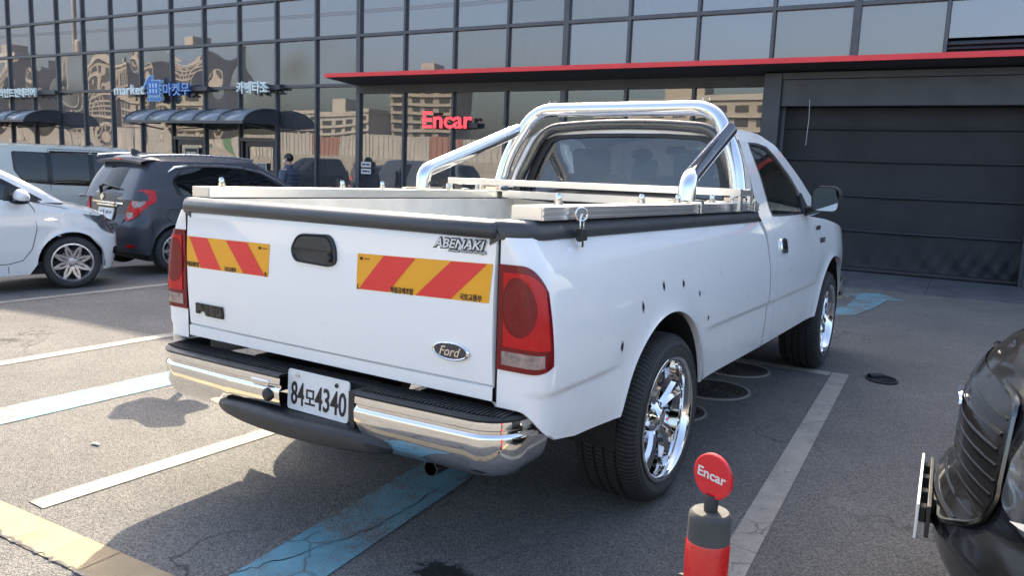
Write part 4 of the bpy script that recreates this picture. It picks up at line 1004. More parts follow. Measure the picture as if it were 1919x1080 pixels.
# ---- cab
CB = GAP+.022
def cab_x(y, z):                       # flank of the cab: lower body then tumblehome
    if z <= 1.155: return side_x(y, z)-.001
    return interp(z, [(1.155, side_x(y, 1.155)-.001), (1.20, .872), (1.40, .806), (1.55, .742), (1.62, .705), (1.68, .640), (1.72, .5)])
def front_w(y):
    return 1.0-.10*smooth((y-4.3)/.9)
for sgn in (1, -1):
    fl = (lambda s: (lambda p: (p[0]*s, p[1], p[2])))(sgn)
    # door and rear cab flank below the belt line, y from CB to the fender joint, then the fender
    def flank(y0, y1, name, mat, ys=None, zt=lambda y: 1.155, par=tk, zb=None):
        ys = ys or span(y0, y1, 26); rows = []
        for i in range(57):
            t = i/56; r = []
            for y in ys:
                a = zb(y) if zb else side_zb(y); z = lerp(a, zt(y), t); r.append((cab_x(y, z), y, z))
            rows.append(r)
        lip = [(p[0]-.03, p[1], p[2]+.003) for p in rows[0]]; e0 = [(p[0]-.03, p[1]+.003, p[2]) for p in [r[0] for r in rows]]
        m = MB(); m.grid([lip]+rows); m.grid([[r[0] for r in rows], e0]); m.grid([[r[-1] for r in rows], [(p[0]-.03, p[1]-.003, p[2]) for p in [r[-1] for r in rows]]])
        return obj(name, m, mat, par, ang=40, fn=fl)
    flank(CB, 2.615, 'cab_corner', 'white', span(CB, 2.615, 6))
    dr = flank(2.622, 3.60, 'door', 'white')
    # fender: top follows the bonnet line
    fys = [3.607]+span(3.62, ARCH[1][0]-ARCH[1][2], 3)[1:-1]+arch_cols(1)+span(ARCH[1][0]+ARCH[1][2], 5.02, 12)[1:]
    flank(3.607, 5.02, 'front_fender', 'white', fys, zt=lambda y: interp(y, [(3.6, 1.150), (4.0, 1.118), (4.4, 1.065), (4.8, .99), (5.02, .93)]))
    yc, zc, r = ARCH[1]
    m = MB(); m.grid([[(x_, yc-(r-.004)*math.cos(a), zc+(r-.004)*math.sin(a)) for a in [math.pi*(j/24*1.06-.03) for j in range(25)]] for x_ in (.945, .5)]); obj('wheel_well', m, 'under', tk, fn=fl)
    # greenhouse side: ring between outer outline and window outline
    outer = [(CB, 1.155), (2.485, 1.30), (2.515, 1.50), (2.548, 1.62), (2.60, 1.675), (2.85, 1.685), (3.12, 1.672), (3.32, 1.60), (3.55, 1.46), (3.78, 1.31), (3.98, 1.17), (3.7, 1.155), (3.3, 1.155), (2.9, 1.155)]
    inner = [(2.735, 1.178), (2.715, 1.30), (2.700, 1.46), (2.695, 1.565), (2.715, 1.600), (2.90, 1.605), (3.08, 1.590), (3.20, 1.53), (3.36, 1.43), (3.50, 1.32), (3.58, 1.20), (3.52, 1.175), (3.25, 1.172), (2.95, 1.173)]
    n_ = 56
    def res(poly, n):
        P = [Vector(p) for p in poly]+[Vector(poly[0])]; L = [0]
        out = []
        k = len(poly)
        for i in range(n):
            u = i/n*k; j = int(u); out.append(tuple(P[j].lerp(P[j+1], u-j)))
        return out
    O_, I_ = res(outer, n_), res(inner, n_)
    rows = [[(cab_x(y, z), y, z) for y, z in [tuple(Vector(a).lerp(Vector(b), t)) for a, b in zip(O_, I_)]] for t in span(0, 1, 6)]
    rows.append([(cab_x(y, z)-.016, y, z) for y, z in I_])
    m = MB(); m.grid(rows, closeu=True); obj('cab_pillar_panel', m, 'white', tk, ang=50, fn=fl)
    m = MB(); c_ = (3.08, 1.37); rows = [[(cab_x(y, z)-.012, y, z) for y, z in [tuple(Vector(c_).lerp(Vector(b), t)) for b in I_]] for t in (0.01, .25, .5, .75, 1.0)]
    m.grid(rows, closeu=True); obj('side_window', m, 'carglass', dr, ang=80, fn=fl)
    m = MB(); m.grid([[(cab_x(y, z)+.0015, y, z) for y, z in [tuple(Vector(c_).lerp(Vector(b), t)) for b in I_]] for t in (.955, 1.012)], closeu=True); obj('window_seal', m, 'black', dr, ang=80, fn=fl)
    # quarter sail that carries the mirror
    m = MB(); m.prism([(3.46, 1.170), (3.62, 1.172), (3.53, 1.31)], lambda p: (cab_x(p[0], p[1])-.012, p[0], p[1]), lambda p: (cab_x(p[0], p[1])+.012, p[0], p[1])); obj('mirror_sail', m, 'black', dr, fn=fl, bev=.004)
    # door handle: chrome cup with dark paddle
    hx = cab_x(2.72, 1.0)
    m = MB(); hpz = rpoly([(2.70, .962), (2.835, .955), (2.842, 1.042), (2.79, 1.052), (2.705, 1.045)], [.03, .03, .03, .03, .03], 4)
    m.prism(hpz, lambda p: (cab_x(p[0], p[1])-.002, p[0], p[1]), lambda p: (cab_x(p[0], p[1])+.012, p[0], p[1])); h_ = obj('door_handle', m, 'chrome', dr, fn=fl, bev=.006, segs=3)
    m = MB(); hp2 = ring(hpz, .62, (2.775, 1.018)); m.prism(hp2, lambda p: (cab_x(p[0], p[1])+.008, p[0], p[1]), lambda p: (cab_x(p[0], p[1])+.0135, p[0], p[1])); obj('paddle', m, 'gloss', h_, fn=fl, bev=.003)
    # door mirror, turned towards the driver: shell, rim and glass
    dm = empty_part('door_mirror', tk, (sgn*1.055, 3.30, 1.275), (R(4), 0, -sgn*R(8)))
    mp = rpoly([(-.084, -.080), (.084, -.080), (.094, .050), (.06, .084), (-.064, .083), (-.090, .045)], [.04, .04, .05, .05, .05, .05], 5)
    m = MB(); m.grid([[(x, .0, z) for x, z in mp], [(x*.99, -.012, z*.99) for x, z in mp], [(x*.93, -.012, z*.92) for x, z in mp], [(x*.91, -.002, z*.90) for x, z in mp]], closeu=True)
    m.grid([[(x*k, d, z*k) for x, z in mp] for k, d in ((1, 0), (.99, .03), (.9, .07), (.6, .10), (.01, .105))], closeu=True); obj('shell', m, 'black', dm, ang=50)
    m = MB(); m.add([(x*.92, -.004, z*.91) for x, z in mp], [tuple(range(len(mp)))]); obj('mirror_glass', m, 'mirror', dm)
    m = MB(); m.tube([(-sgn*.20, .20, -.10), (-sgn*.12, .12, -.085), (-sgn*.03, .03, -.05)], [.035, .028, .03], 10); obj('arm', m, 'black', dm)
    # fender badges
    for (y_, z_, w_, h_2, tx) in ((3.70, 1.072, .11, .028, '▬▬▬'), (3.78, .985, .13, .034, 'F150')):
        x_ = cab_x(y_, z_)+.003; bdg = empty_part('fender_badge', tk, (sgn*x_, y_, z_))
        m = MB(); m.prism(rpoly([(-w_/2, -h_2/2), (w_/2, -h_2/2), (w_/2, h_2/2), (-w_/2, h_2/2)], .006, 3), lambda p: (0, p[0], p[1]), lambda p: (sgn*.005, p[0], p[1])); obj('badge_plate', m, 'gloss', bdg)
        text('lettering', tx, .05, 'steel', bdg, plane_mtx((sgn*.0056, 0, 0), (0, sgn, 0), (0, 0, 1)), .001, 0, width=w_*.8, height=h_2*.7)
# roof, windscreen, bonnet, nose
def roof_z(x, y): return interp(y, [(2.56, 1.690), (2.75, 1.735), (3.0, 1.742), (3.2, 1.715), (3.33, 1.66)])-.10*(abs(x)/.66)**3.2
rows = []
for y in [2.552]+span(2.57, 3.30, 16):
    rows.append([(x, y, roof_z(x, y) if y > 2.56 else roof_z(x, 2.57)-.02) for x in span(-.665, .665, 26)])
m = MB(); m.grid(rows); obj('roof', m, 'white', tk, ang=50)
rows = [[(lerp(.64, .80, t)*u, lerp(3.30, 4.02, t)-.10*u*u*lerp(.6, 1, t), lerp(1.665, 1.165, t)+.02*math.sin(math.pi*t)) for u in span(-1, 1, 12)] for t in span(0, 1, 8)]
m = MB(); m.grid(rows); obj('windscreen', m, 'screenglass', tk, ang=80)
def hood_z(x, y): return interp(y, [(3.95, 1.165), (4.4, 1.135), (4.8, 1.06), (5.05, .965)])-.045*(abs(x)/.86)**2.5
rows = [[(x*interp(y, [(3.9, 1), (4.6, .95), (5.08, .84)]), y+(.08*(1-abs(x)/.86) if y > 4.9 else 0), hood_z(x, y)) for x in span(-.862, .862, 20)] for y in span(3.92, 5.06, 16)]
m = MB(); m.grid(rows); obj('bonnet', m, 'white', tk, ang=50)
rows = [[(x, 5.10-.16*(abs(x)/.85)**2.2+lerp(.06, 0, t), lerp(.60, .95, t)) for x in span(-.85, .85, 20)] for t in span(0, 1, 6)]
m = MB(); m.grid(rows); nose = obj('grille', m, 'gloss', tk, ang=50)
for s in (-1, 1):
    m = MB(); m.prism(rpoly([(.46, .70), (.84, .72), (.84, .90), (.46, .92)], .04, 4), lambda p: (s*p[0], 5.13-.16*(p[0]/.85)**2.2, p[1]), lambda p: (s*p[0], 5.17-.17*(p[0]/.85)**2.2, p[1])); obj('headlight', m, 'clearlens', tk)
rows = [[(x, yy, z) for x, yy in [(u*.93, 5.20-.20*abs(u)**3) for u in span(-1, 1, 24)]+[]] for z in (.43, .45, .58, .60)]
m = MB(); m.grid([[(x, y-(.02 if k in (0, 3) else 0), z) for x, y, z in r] for k, r in enumerate(rows)])
for s in (-1, 1):
    m.grid([[(s*.93, 5.0-.02*(k in (0, 3)), z), (s*.955, 4.85, z), (s*.96, 4.62, z)] for k, z in enumerate((.50, .52, .60, .62))])
obj('front_bumper', m, 'chrome', tk, ang=50)
# cab back wall with its window
def cab_by(z): return interp(z, [(.5, CB), (1.2, CB+.008), (1.66, CB+.085)])
outer = [(-.86, 1.0), (-.855, 1.20), (-.80, 1.40), (-.735, 1.55), (-.69, 1.62), (-.60, 1.668), (-.3, 1.685), (0, 1.69), (.3, 1.685), (.60, 1.668), (.69, 1.62), (.735, 1.55), (.80, 1.40), (.855, 1.20), (.86, 1.0), (.3, 1.0), (-.3, 1.0)]
inner = [(-.70, 1.21), (-.705, 1.26), (-.66, 1.42), (-.605, 1.55), (-.57, 1.60), (-.50, 1.628), (-.25, 1.640), (0, 1.642), (.25, 1.640), (.50, 1.628), (.57, 1.60), (.605, 1.55), (.66, 1.42), (.705, 1.26), (.70, 1.21), (.25, 1.19), (-.25, 1.19)]
O_, I_ = res(outer, 68), res(inner, 68)
rows = [[(x, cab_by(z), z) for x, z in [tuple(Vector(a).lerp(Vector(b), t)) for a, b in zip(O_, I_)]] for t in span(0, 1, 5)]
rows.append([(x, cab_by(z)+.018, z) for x, z in I_])
m = MB(); m.grid(rows, closeu=True); m.b2(-.86, .86, CB, CB+.02, .5, .999); obj('cab_back', m, 'white', tk, ang=50)
m = MB(); m.grid([[(x, cab_by(z)+.010-.02*(1-t*t), z) for x, z in [tuple(Vector((0, 1.4)).lerp(Vector(b), t)) for b in I_]] for t in (.01, .3, .6, .85, 1)], closeu=True); rw = obj('rear_window', m, 'cabglass', tk, ang=80)
m = MB(); m.grid([[(x, cab_by(z)-.004, z) for x, z in [tuple(Vector((0, 1.4)).lerp(Vector(b), t)) for b in I_]] for t in (.93, 1.02)], closeu=True); obj('window_seal', m, 'black', rw, ang=80)
m = MB(); m.b2(.12, .17, cab_by(1.3)-.016, cab_by(1.3)-.015, 1.30, 1.315); obj('window_decal', m, 'paper', rw)
# cab inside
ci = empty_part('cab_interior', tk)
m = MB(); m.b2(-.84, .84, CB+.05, 4.0, .55, .58); m.b2(-.78, .78, 3.55, 3.95, .75, 1.12); obj('floor_and_dashboard', m, 'black', ci)
for x_ in (-.36, .36):
    m = MB(); m.box((x_, 2.86, 1.03), (.52, .16, .72), Matrix.Rotation(.2, 3, 'X')); m.b2(x_-.26, x_+.26, 2.88, 3.35, .68, .85); obj('seat', m, 'seat', ci, bev=.05, segs=3)
    m = MB(); m.box((x_, 2.79, 1.47), (.26, .09, .17), Matrix.Rotation(.2, 3, 'X')); obj('head_rest', m, 'seat', ci, bev=.03, segs=3)
m = MB(); m.tube([(-.36+.19*math.cos(a), 3.42+.07*math.sin(a), 1.07+.175*math.sin(a)) for a in [2*math.pi*j/28 for j in range(28)]], .014, 8, closed=True); obj('steering_wheel', m, 'black', ci)
m = MB(); m.b2(.17, .42, 3.30, 3.325, 1.545, 1.605); im = obj('inside_mirror', m, 'black', ci, bev=.012)
m = MB(); m.add([(.175, 3.298, 1.552), (.415, 3.298, 1.552), (.415, 3.298, 1.600), (.175, 3.298, 1.600)], [(0, 1, 2, 3)]); obj('mirror_face', m, 'mirror', im)
m = MB(); m.b2(-.02, .10, 3.25, 3.32, 1.54, 1.60); obj('dash_camera', m, 'black', ci, bev=.01)
m = MB(); m.box((-.12, 3.1, 1.33), (.17, .10, .34)); m.v = [(x+.03*math.sin(z*9), y, z) for x, y, z in m.v]; obj('green_bag', m, 'greenthing', ci, bev=.04, segs=3)
m = MB(); m.ball((-.13, 3.09, 1.53), (.08, .06, .045)); obj('red_top', m, 'redthing', ci)
# ---- bullet-hole stickers on the bed side
def burst(y, z, r, seed):
    rd = random.Random(seed); n = 22; pts = []
    for k in range(n):
        a = 2*math.pi*k/n; q = r*(rd.uniform(.75, 1.25) if k % 2 else rd.uniform(.42, .6)); pts.append((y+q*.62*math.cos(a), z+q*math.sin(a)))
    m = MB(); m.add([(side_x(p, q)+.0016, p, q) for p, q in pts]+[(side_x(y, z)+.0018, y, z)], [(k, (k+1) % n, n) for k in range(n)]); o = obj('bullet_hole_sticker', m, 'ink', tk, fn=rake, clean=False)
    m = MB(); m.add([(side_x(y, z)+.0028, y+r*.22*math.cos(a), z+r*.3*math.sin(a)) for a in [2*math.pi*j/14 for j in range(14)]], [tuple(range(14))]); obj('sticker_centre', m, 'darksteel', o, fn=rake, clean=False)
for k, (y, z, r) in enumerate(((.548, .772, .025), (.732, .897, .025), (.943, .956, .023), (1.155, .946, .022), (1.34, .883, .019), (1.462, .752, .018))): burst(y, z, r, k+3)

# ---- wheels
def truck_wheel(name):
    w = empty_part(name, tk)
    h = .275                                   # tyre width, outer face at x = 0, inner at -h
    pr_ = [(RR-.004, -.012), (RR+.012, -.004), (RR+.035, .004), (TR-.045, .004), (TR-.022, -.006), (TR-.010, -.020), (TR-.003, -.034)]
    for g0 in (.075, .125, .170, .220):
        pr_ += [(TR-.0005, -g0+.006), (TR-.010, -g0+.004), (TR-.010, -g0-.004), (TR-.0005, -g0-.006)]
    pr_ += [(TR-.003, -h+.034), (TR-.010, -h+.02), (TR-.03, -h+.002), (RR+.03, -h-.002), (RR, -h+.01)]
    m = MB(); m.lathe(pr_, (0, 0, 0), (1, 0, 0), 96); ty = obj('tyre', m, 'tyre', w, ang=50)
    # raised band on the sidewall
    m = MB(); m.lathe([(RR+.040, .004), (RR+.041, .0058), (RR+.046, .0058), (RR+.047, .004)], (0, 0, 0), (1, 0, 0), 96)
    m.lathe([(TR-.050, .0035), (TR-.049, .0055), (TR-.046, .0055), (TR-.045, .0035)], (0, 0, 0), (1, 0, 0), 96); obj('sidewall_ring', m, 'smalltyre', ty)
    # rim: lip, deep barrel
    m = MB(); m.lathe([(RR+.002, -.016), (RR+.004, .002), (RR-.004, .006), (RR-.013, .002), (RR-.020, -.010), (RR-.024, -.05), (RR-.030, -.10), (RR-.040, -.135), (RR-.045, -.24)], (0, 0, 0), (1, 0, 0), 72); rim = obj('rim', m, 'chrome', w, ang=60)
    m = MB(); m.lathe([(0, -.155), (.215, -.155), (.225, -.16), (.225, -.25)], (0, 0, 0), (1, 0, 0), 40); obj('barrel_back', m, 'under', rim)
    m = MB(); m.lathe([(.07, -.118), (.155, -.118), (.158, -.122), (.158, -.14)], (0, 0, 0), (1, 0, 0), 40); obj('brake_disc', m, 'disc', w)
    # five split, swept blades
    for k in range(5):
        a0 = 2*math.pi*k/5+.35; sp_ = MB()
        for half in (-1, 1):
            rows = []
            for i in range(9):
                t = i/8; r_ = lerp(.050, RR-.026, t); a = a0+half*lerp(.16, .17, t)-.18*t*t; hw = lerp(.011, .015, t)/max(r_, .06)*1.0
                x0 = lerp(-.060, -.045, t)+.012*math.sin(math.pi*t); dp = lerp(.045, .035, t)
                f = lambda an, rad, xx: (xx, rad*math.cos(an), rad*math.sin(an))
                rows.append([f(a-hw*1.5, r_, x0-dp), f(a-hw*1.2, r_, x0-.012), f(a-half*hw*.1, r_, x0+.004), f(a+hw*1.2, r_, x0-.012), f(a+hw*1.5, r_, x0-dp)])
            sp_.grid(rows)
        # web joining the two halves near the rim
        rows = []
        for i in range(5):
            t = lerp(.0, .42, i/4); r_ = lerp(.050, RR-.026, t); x0 = lerp(-.066, -.056, t)
            rows.append([(x0, r_*math.cos(a0+q-.18*t*t), r_*math.sin(a0+q-.18*t*t)) for q in (-.15, 0, .15)])
        sp_.grid(rows); obj('spoke', sp_, 'chrome', rim, ang=28)
    m = MB(); m.lathe([(0, -.022), (.020, -.022), (.034, -.028), (.040, -.040), (.060, -.050), (.072, -.060), (.074, -.12)], (0, 0, 0), (1, 0, 0), 30); hub = obj('hub_cap', m, 'chrome', w, ang=40)
    for k in range(5):
        a = 2*math.pi*k/5+.35+.628; m = MB(); m.lathe([(0, .02), (.008, .018), (.010, .0)], (-.062, .055*math.cos(a), .055*math.sin(a)), (1, 0, 0), 8); obj('lug_nut', m, 'steel', w)
    return w
w0 = truck_wheel('rear_wheel'); w0.location = (HX, AX_R, TR); w0.rotation_euler = (R(14), 0, 0)
w1 = copy_tree(w0, tk); w1.name = 'rear_wheel.001'; w1.location = (-HX, AX_R, TR); w1.rotation_euler = (0, 0, math.pi)
w2 = copy_tree(w0, tk); w2.name = 'front_wheel'; w2.location = (HX-.005, AX_F, TR); w2.rotation_euler = (R(40), 0, R(2))
w3 = copy_tree(w0, tk); w3.name = 'front_wheel.001'; w3.location = (-HX+.005, AX_F, TR); w3.rotation_euler = (0, 0, math.pi+R(2))
# ================================================================== PARKED CARS
class Car:
    """one parked car; local x right, y forward, y = 0 at the rear axle"""
    def __init__(c, root, paint, hw, wb, yr, yf, wz, zt, zb, rw, arch_r, crown_f=.25, crown_r=.08, rc=.22, nose=None, tail=None, arch_z=None, sides=(1, -1)):
        c.root, c.paint, c.hw, c.wb, c.yr, c.yf, c.wz, c.ztab, c.zbt, c.rw, c.ar = root, paint, hw, wb, yr, yf, wz, zt, zb, rw, arch_r
        c.cf, c.cr, c.rc = crown_f, crown_r, rc; c.nose = nose or [(0, 0), (2, 0)]; c.tail = tail or [(0, 0), (2, 0)]
        c.az = arch_z or rw
    def w(c, z): return c.hw*interp(z, c.wz)
    def fy(c, x, z): return c.yf+interp(z, c.nose)-c.cf*(abs(x)/c.hw)**2
    def ry(c, x, z): return c.yr+interp(z, c.tail)+c.cr*(abs(x)/c.hw)**2
    def sx(c, y, z):
        w = c.w(z); d = max(0, min(math.hypot(y-q, z-c.az) for q in (0, c.wb))-c.ar); w += .016*math.exp(-d/.05)
        lim = c.fy(w-c.rc, z)-.0; lo = c.ry(w-c.rc, z)
        if y > lim-c.rc: k = min(1, (y-lim+c.rc)/c.rc); w -= c.rc*(1-math.sqrt(max(0, 1-k*k)))
        if y < lo+c.rc: k = min(1, (lo+c.rc-y)/c.rc); w -= c.rc*(1-math.sqrt(max(0, 1-k*k)))
        return w
    def zb(c, y):
        b = interp(y, c.zbt)
        for q in (0, c.wb):
            if abs(y-q) < c.ar: b = max(b, c.az+math.sqrt(c.ar**2-(y-q)**2))
        return b
    def cols(c):
        ar = [[q-c.ar*math.cos(math.pi*i/22) for i in range(23)] for q in (0, c.wb)]
        zr = .7; y0 = c.ry(c.w(zr)-c.rc, zr)+c.rc; y1 = c.fy(c.w(zr)-c.rc, zr)-c.rc
        ys = [y for y in span(y0, ar[0][0], 5)[1:-1]]+ar[0]+span(ar[0][-1], ar[1][0], 24)[1:-1]+ar[1]+[y for y in span(ar[1][-1], y1, 5)[1:]]
        return [('R', t) for t in span(0, 1, 12)]+[('r', t) for t in span(0, 1, 8)[1:-1]]+[('S', y) for y in ys]+[('f', t) for t in span(0, 1, 8)[1:-1]]+[('F', t) for t in span(0, 1, 14)]
    def pt(c, col, z):
        k, t = col; w = c.w(z); q = w-c.rc
        if k == 'R': return (q*t, c.ry(q*t, z), z)
        if k == 'r': a = t*math.pi/2; return (q+c.rc*math.sin(a), c.ry(q, z)+c.rc*(1-math.cos(a)), z)
        if k == 'S': return (c.sx(t, z), t, z)
        if k == 'f': a = (1-t)*math.pi/2; return (q+c.rc*math.sin(a), c.fy(q, z)-c.rc*(1-math.cos(a)), z)
        return (q*(1-t), c.fy(q*(1-t), z), z)
    def top(c, col):
        y = c.pt(col, .7)[1]; return interp(y, c.ztab)
    def shell(c, nz=26, crown=.05):
        cs = c.cols(); rows = []
        for i in range(nz+1):
            rows.append([c.pt(k, lerp(c.zb(c.pt(k, .5)[1]), c.top(k), i/nz)) for k in cs])
        lip = [(p[0]*.96, p[1]*.995+.005*c.wb/2, p[2]+.004) for p in rows[0]]
        rows = [lip]+rows
        edge = rows[-1]
        for t in span(0, 1, 8)[1:]:
            rows.append([(p[0]*(1-t), lerp(p[1], min(max(p[1], c.yr+.12), c.yf-.12), t), p[2]+crown*(1-(1-t)**2)) for p in edge])
        full = [r+[(-x, y, z) for x, y, z in reversed(r)] for r in rows]
        m = MB(); m.grid(full); c.body = obj('body', m, c.paint, c.root, ang=38)
        for s in (1, -1):
            for q in (0, c.wb):
                m = MB(); m.grid([[(s*xx, q-(c.ar-.003)*math.cos(a), c.az+(c.ar-.003)*math.sin(a)) for a in [math.pi*(j/16*1.1-.05) for j in range(17)]] for xx in (c.hw*.965, c.hw*.5)]); obj('wheel_well', m, 'under', c.root)
        m = MB(); m.b2(-c.hw*.9, c.hw*.9, c.yr+.25, c.yf-.4, .17, .30); obj('underbody', m, 'under', c.root)
    def house(c, zb_, zr, xb, xr, fb, fr, rb, rr, crown=.05, r0=.16, bulge=.03):
        """greenhouse: zb_, zr heights, xb, xr half widths, fb/fr windscreen foot/top y, rb/rr rear glass foot/top y"""
        c.g = (zb_, zr, xb, xr, fb, fr, rb, rr, bulge)
        def ringt(t):
            x = lerp(xb, xr, t)+bulge*math.sin(math.pi*t); f = lerp(fb, fr, t)+bulge*math.sin(math.pi*t); b = lerp(rb, rr, t)-bulge*.7*math.sin(math.pi*t)
            P = [Vector(p) for p in rpoly([(0, b), (x, b), (x, f), (0, f)], [0, r0, r0, 0], 6)]
            L = []; 
            for a, q in zip(P, P[1:]):
                for j in range(4): L.append(tuple(a.lerp(q, j/4)))
            return L+[tuple(P[-1])]
        rows = [[(x, y, lerp(zb_, zr, t)) for x, y in ringt(t)] for t in span(0, 1, 10)]
        e = rows[-1]
        for t in span(0, 1, 9)[1:]:
            rows.append([(p[0]*(1-t), lerp(p[1], min(max(p[1], rr+.2), fr-.25), t), p[2]+crown*(1-(1-t)**2.2)) for p in e])
        full = [r+[(-x, y, z) for x, y, z in reversed(r)] for r in rows]
        m = MB(); m.grid(full); c.cabin = obj('cabin', m, c.paint, c.root, ang=40)
    def gx(c, y, z, o=0):
        zb_, zr, xb, xr = c.g[:4]; t = max(0, min(1, (z-zb_)/(zr-zb_))); return lerp(xb, xr, t)+c.g[8]*math.sin(math.pi*t)+o
    def gf(c, z, o=0): t = max(0, min(1, (z-c.g[0])/(c.g[1]-c.g[0]))); return lerp(c.g[4], c.g[5], t)+c.g[8]*math.sin(math.pi*t)+o
    def gr(c, z, o=0): t = max(0, min(1, (z-c.g[0])/(c.g[1]-c.g[0]))); return lerp(c.g[6], c.g[7], t)-c.g[8]*.7*math.sin(math.pi*t)-o
    def patch(c, name, poly, fn, mat, par=None, rad=.03, thick=.0, steps=5):
        P = rpoly(poly, rad, 4); cx = (sum(p[0] for p in P)/len(P), sum(p[1] for p in P)/len(P))
        Q = []
        for a, b in zip(P, P[1:]+P[:1]):
            n = max(1, int((Vector(b)-Vector(a)).length/.08))
            for j in range(n): Q.append(tuple(Vector(a).lerp(Vector(b), j/n)))
        rows = [[fn(*Vector(cx).lerp(Vector(p), max(.002, k)), 0) for p in Q] for k in span(0, 1, steps)]
        if thick: rows.append([fn(*p, -thick) for p in Q])
        m = MB(); m.grid(rows, closeu=True); return obj(name, m, mat, par or c.root, ang=60)
    def S(c, s=1, o=.003): return lambda y, z, d: (s*(c.sx(y, z)+o+d), y, z)
    def G(c, s=1, o=.004): return lambda y, z, d: (s*c.gx(y, z, o+d), y, z)
    def Rr(c, o=.004):
        def f(x, z, d):
            w = c.w(z)-c.rc
            if abs(x) <= w: return (x, c.ry(x, z)-o-d, z)
            k = min(1, (abs(x)-w)/c.rc); return (math.copysign(w+c.rc*k+(o+d)*k, x), c.ry(w, z)+c.rc*(1-math.sqrt(1-min(.9995, k)**2))-(o+d)*(1-k), z)
        return f
    def Ff(c, o=.004):
        def f(x, z, d):
            w = c.w(z)-c.rc
            if abs(x) <= w: return (x, c.fy(x, z)+o+d, z)
            k = min(1, (abs(x)-w)/c.rc); return (math.copysign(w+c.rc*k+(o+d)*k, x), c.fy(w, z)-c.rc*(1-math.sqrt(1-min(.9995, k)**2))+(o+d)*(1-k), z)
        return f
    def GR(c, o=.004): return lambda x, z, d: (x, c.gr(z, o+d)+.06*(x/c.g[2])**2, z)
    def seam(c, name, pts, fn, r=.004, mat='ink', par=None):
        m = MB(); m.tube([fn(p[0], p[1], -r*.6) for p in pts], r, 5); return obj(name, m, mat, par or c.root)
    def wheels(c, tr, rim, spokes, style=0, w=.185, xo=.015, steer=0.0):
        proto = None
        for s in (1, -1):
            for q in (0, c.wb):
                if proto is None:
                    g = empty_part('wheel', c.root); m = MB()
                    m.lathe([(rim, -.01), (rim+.012, .0), (tr-.035, .004), (tr-.012, -.010), (tr, -.035), (tr, -w+.03), (tr-.02, -w), (rim, -w)], (0, 0, 0), (1, 0, 0), 48); obj('tyre', m, 'smalltyre', g, ang=40)
                    m = MB(); m.lathe([(rim+.002, -.012), (rim+.004, .0), (rim-.010, .002), (rim-.020, -.012), (rim-.028, -.06)], (0, 0, 0), (1, 0, 0), 48); rm = obj('rim', m, 'alloy', g, ang=50)
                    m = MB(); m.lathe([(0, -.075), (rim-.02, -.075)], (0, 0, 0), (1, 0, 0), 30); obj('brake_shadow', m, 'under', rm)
                    m = MB(); m.lathe([(0, -.06), (rim*.62, -.06)], (0, 0, 0), (1, 0, 0), 30); obj('brake_disc', m, 'disc', rm)
                    for k in range(spokes):
                        a0 = 2*math.pi*k/spokes; sp_ = MB()
                        for half in ((-1, 1) if style else (0,)):
                            rows = []
                            for i in range(7):
                                t = i/6; r_ = lerp(.03, rim-.014, t); a = a0+half*lerp(.10, .21 if style == 1 else .14, t)+(.22*t*t if style == 1 else 0)*half; hw_ = lerp(.013, .014 if style else .022, t)/max(.04, r_); x0 = -.006-.014*(1-t)
                                f = lambda an, xx: (xx, r_*math.cos(an), r_*math.sin(an)); rows.append([f(a-hw_*1.25, x0-.03), f(a-hw_, x0), f(a+hw_, x0), f(a+hw_*1.25, x0-.03)])
                            sp_.grid(rows)
                        obj('spoke', sp_, 'alloy', rm, ang=30)
                    m = MB(); m.lathe([(0, -.004), (.028, -.006), (.034, -.016), (.062, -.022), (.066, -.05)], (0, 0, 0), (1, 0, 0), 20); obj('hub', m, 'alloy', g, ang=30)
                    m = MB()
                    for k in range(4): a = math.pi/2*k+.4; m.lathe([(0, .008), (.009, .006), (.009, 0)], (-.022, .048*math.cos(a), .048*math.sin(a)), (1, 0, 0), 8)
                    obj('lug_nut', m, 'black', g)
                    proto = g; o = g
                else: o = copy_tree(proto, c.root)
                o.location = (s*(c.hw-xo), q, tr); o.rotation_euler = (R(17*q), 0, (0 if s > 0 else math.pi)+(steer if q else 0))
def car_root(label, cat, contact, heading, local, grp=None, name='parked_car'):
    """contact: world point under a wheel; local: that wheel's (x, y) in the car"""
    a = -heading; cx = contact[0]-(local[0]*math.cos(a)-local[1]*math.sin(a)); cy = contact[1]-(local[0]*math.sin(a)+local[1]*math.cos(a))
    return thing(name, label, cat, (cx, cy, gz(contact[0])), a, grp)
GRP = None
# ---------------- charcoal hatchback
HD = R(5); SPK = (-6.95, 4.12)
rt = car_root('charcoal five-door hatchback with roof rails, tail towards the camera', 'hatchback', SPK, HD, (.78, 0))
c = Car(rt, 'cargrey', .80, 2.375, -.60, 3.02, [(0, .93), (.25, .955), (.5, .99), (.7, 1.0), (.85, .985), (.95, .955), (1.2, .90)], [(-.7, .97), (-.3, 1.0), (1.5, .96), (2.3, .90), (2.9, .78), (3.1, .70)], [(-.7, .30), (-.35, .24), (0, .2), (.5, .19), (2, .19), (2.5, .2), (3.1, .22)], .29, .345, crown_f=.28, crown_r=.10, rc=.20, tail=[(.2, .06), (.35, 0), (.6, .0), (.72, .06), (.98, .10)], nose=[(.2, -.05), (.45, 0), (.8, -.15)])
c.shell(); c.house(.93, 1.42, .755, .60, 2.12, 1.36, -.50, -.24, .10, .19)
c.wheels(.29, .205, 8, 0)
c.patch('rear_window', [(-.62, 1.02), (.62, 1.02), (.52, 1.33), (-.52, 1.33)], c.GR(.006), 'carglass', rad=.07); c.patch('rear_window_backing', [(-.61, 1.03), (.61, 1.03), (.51, 1.32), (-.51, 1.32)], c.GR(.003), 'gloss', rad=.07)
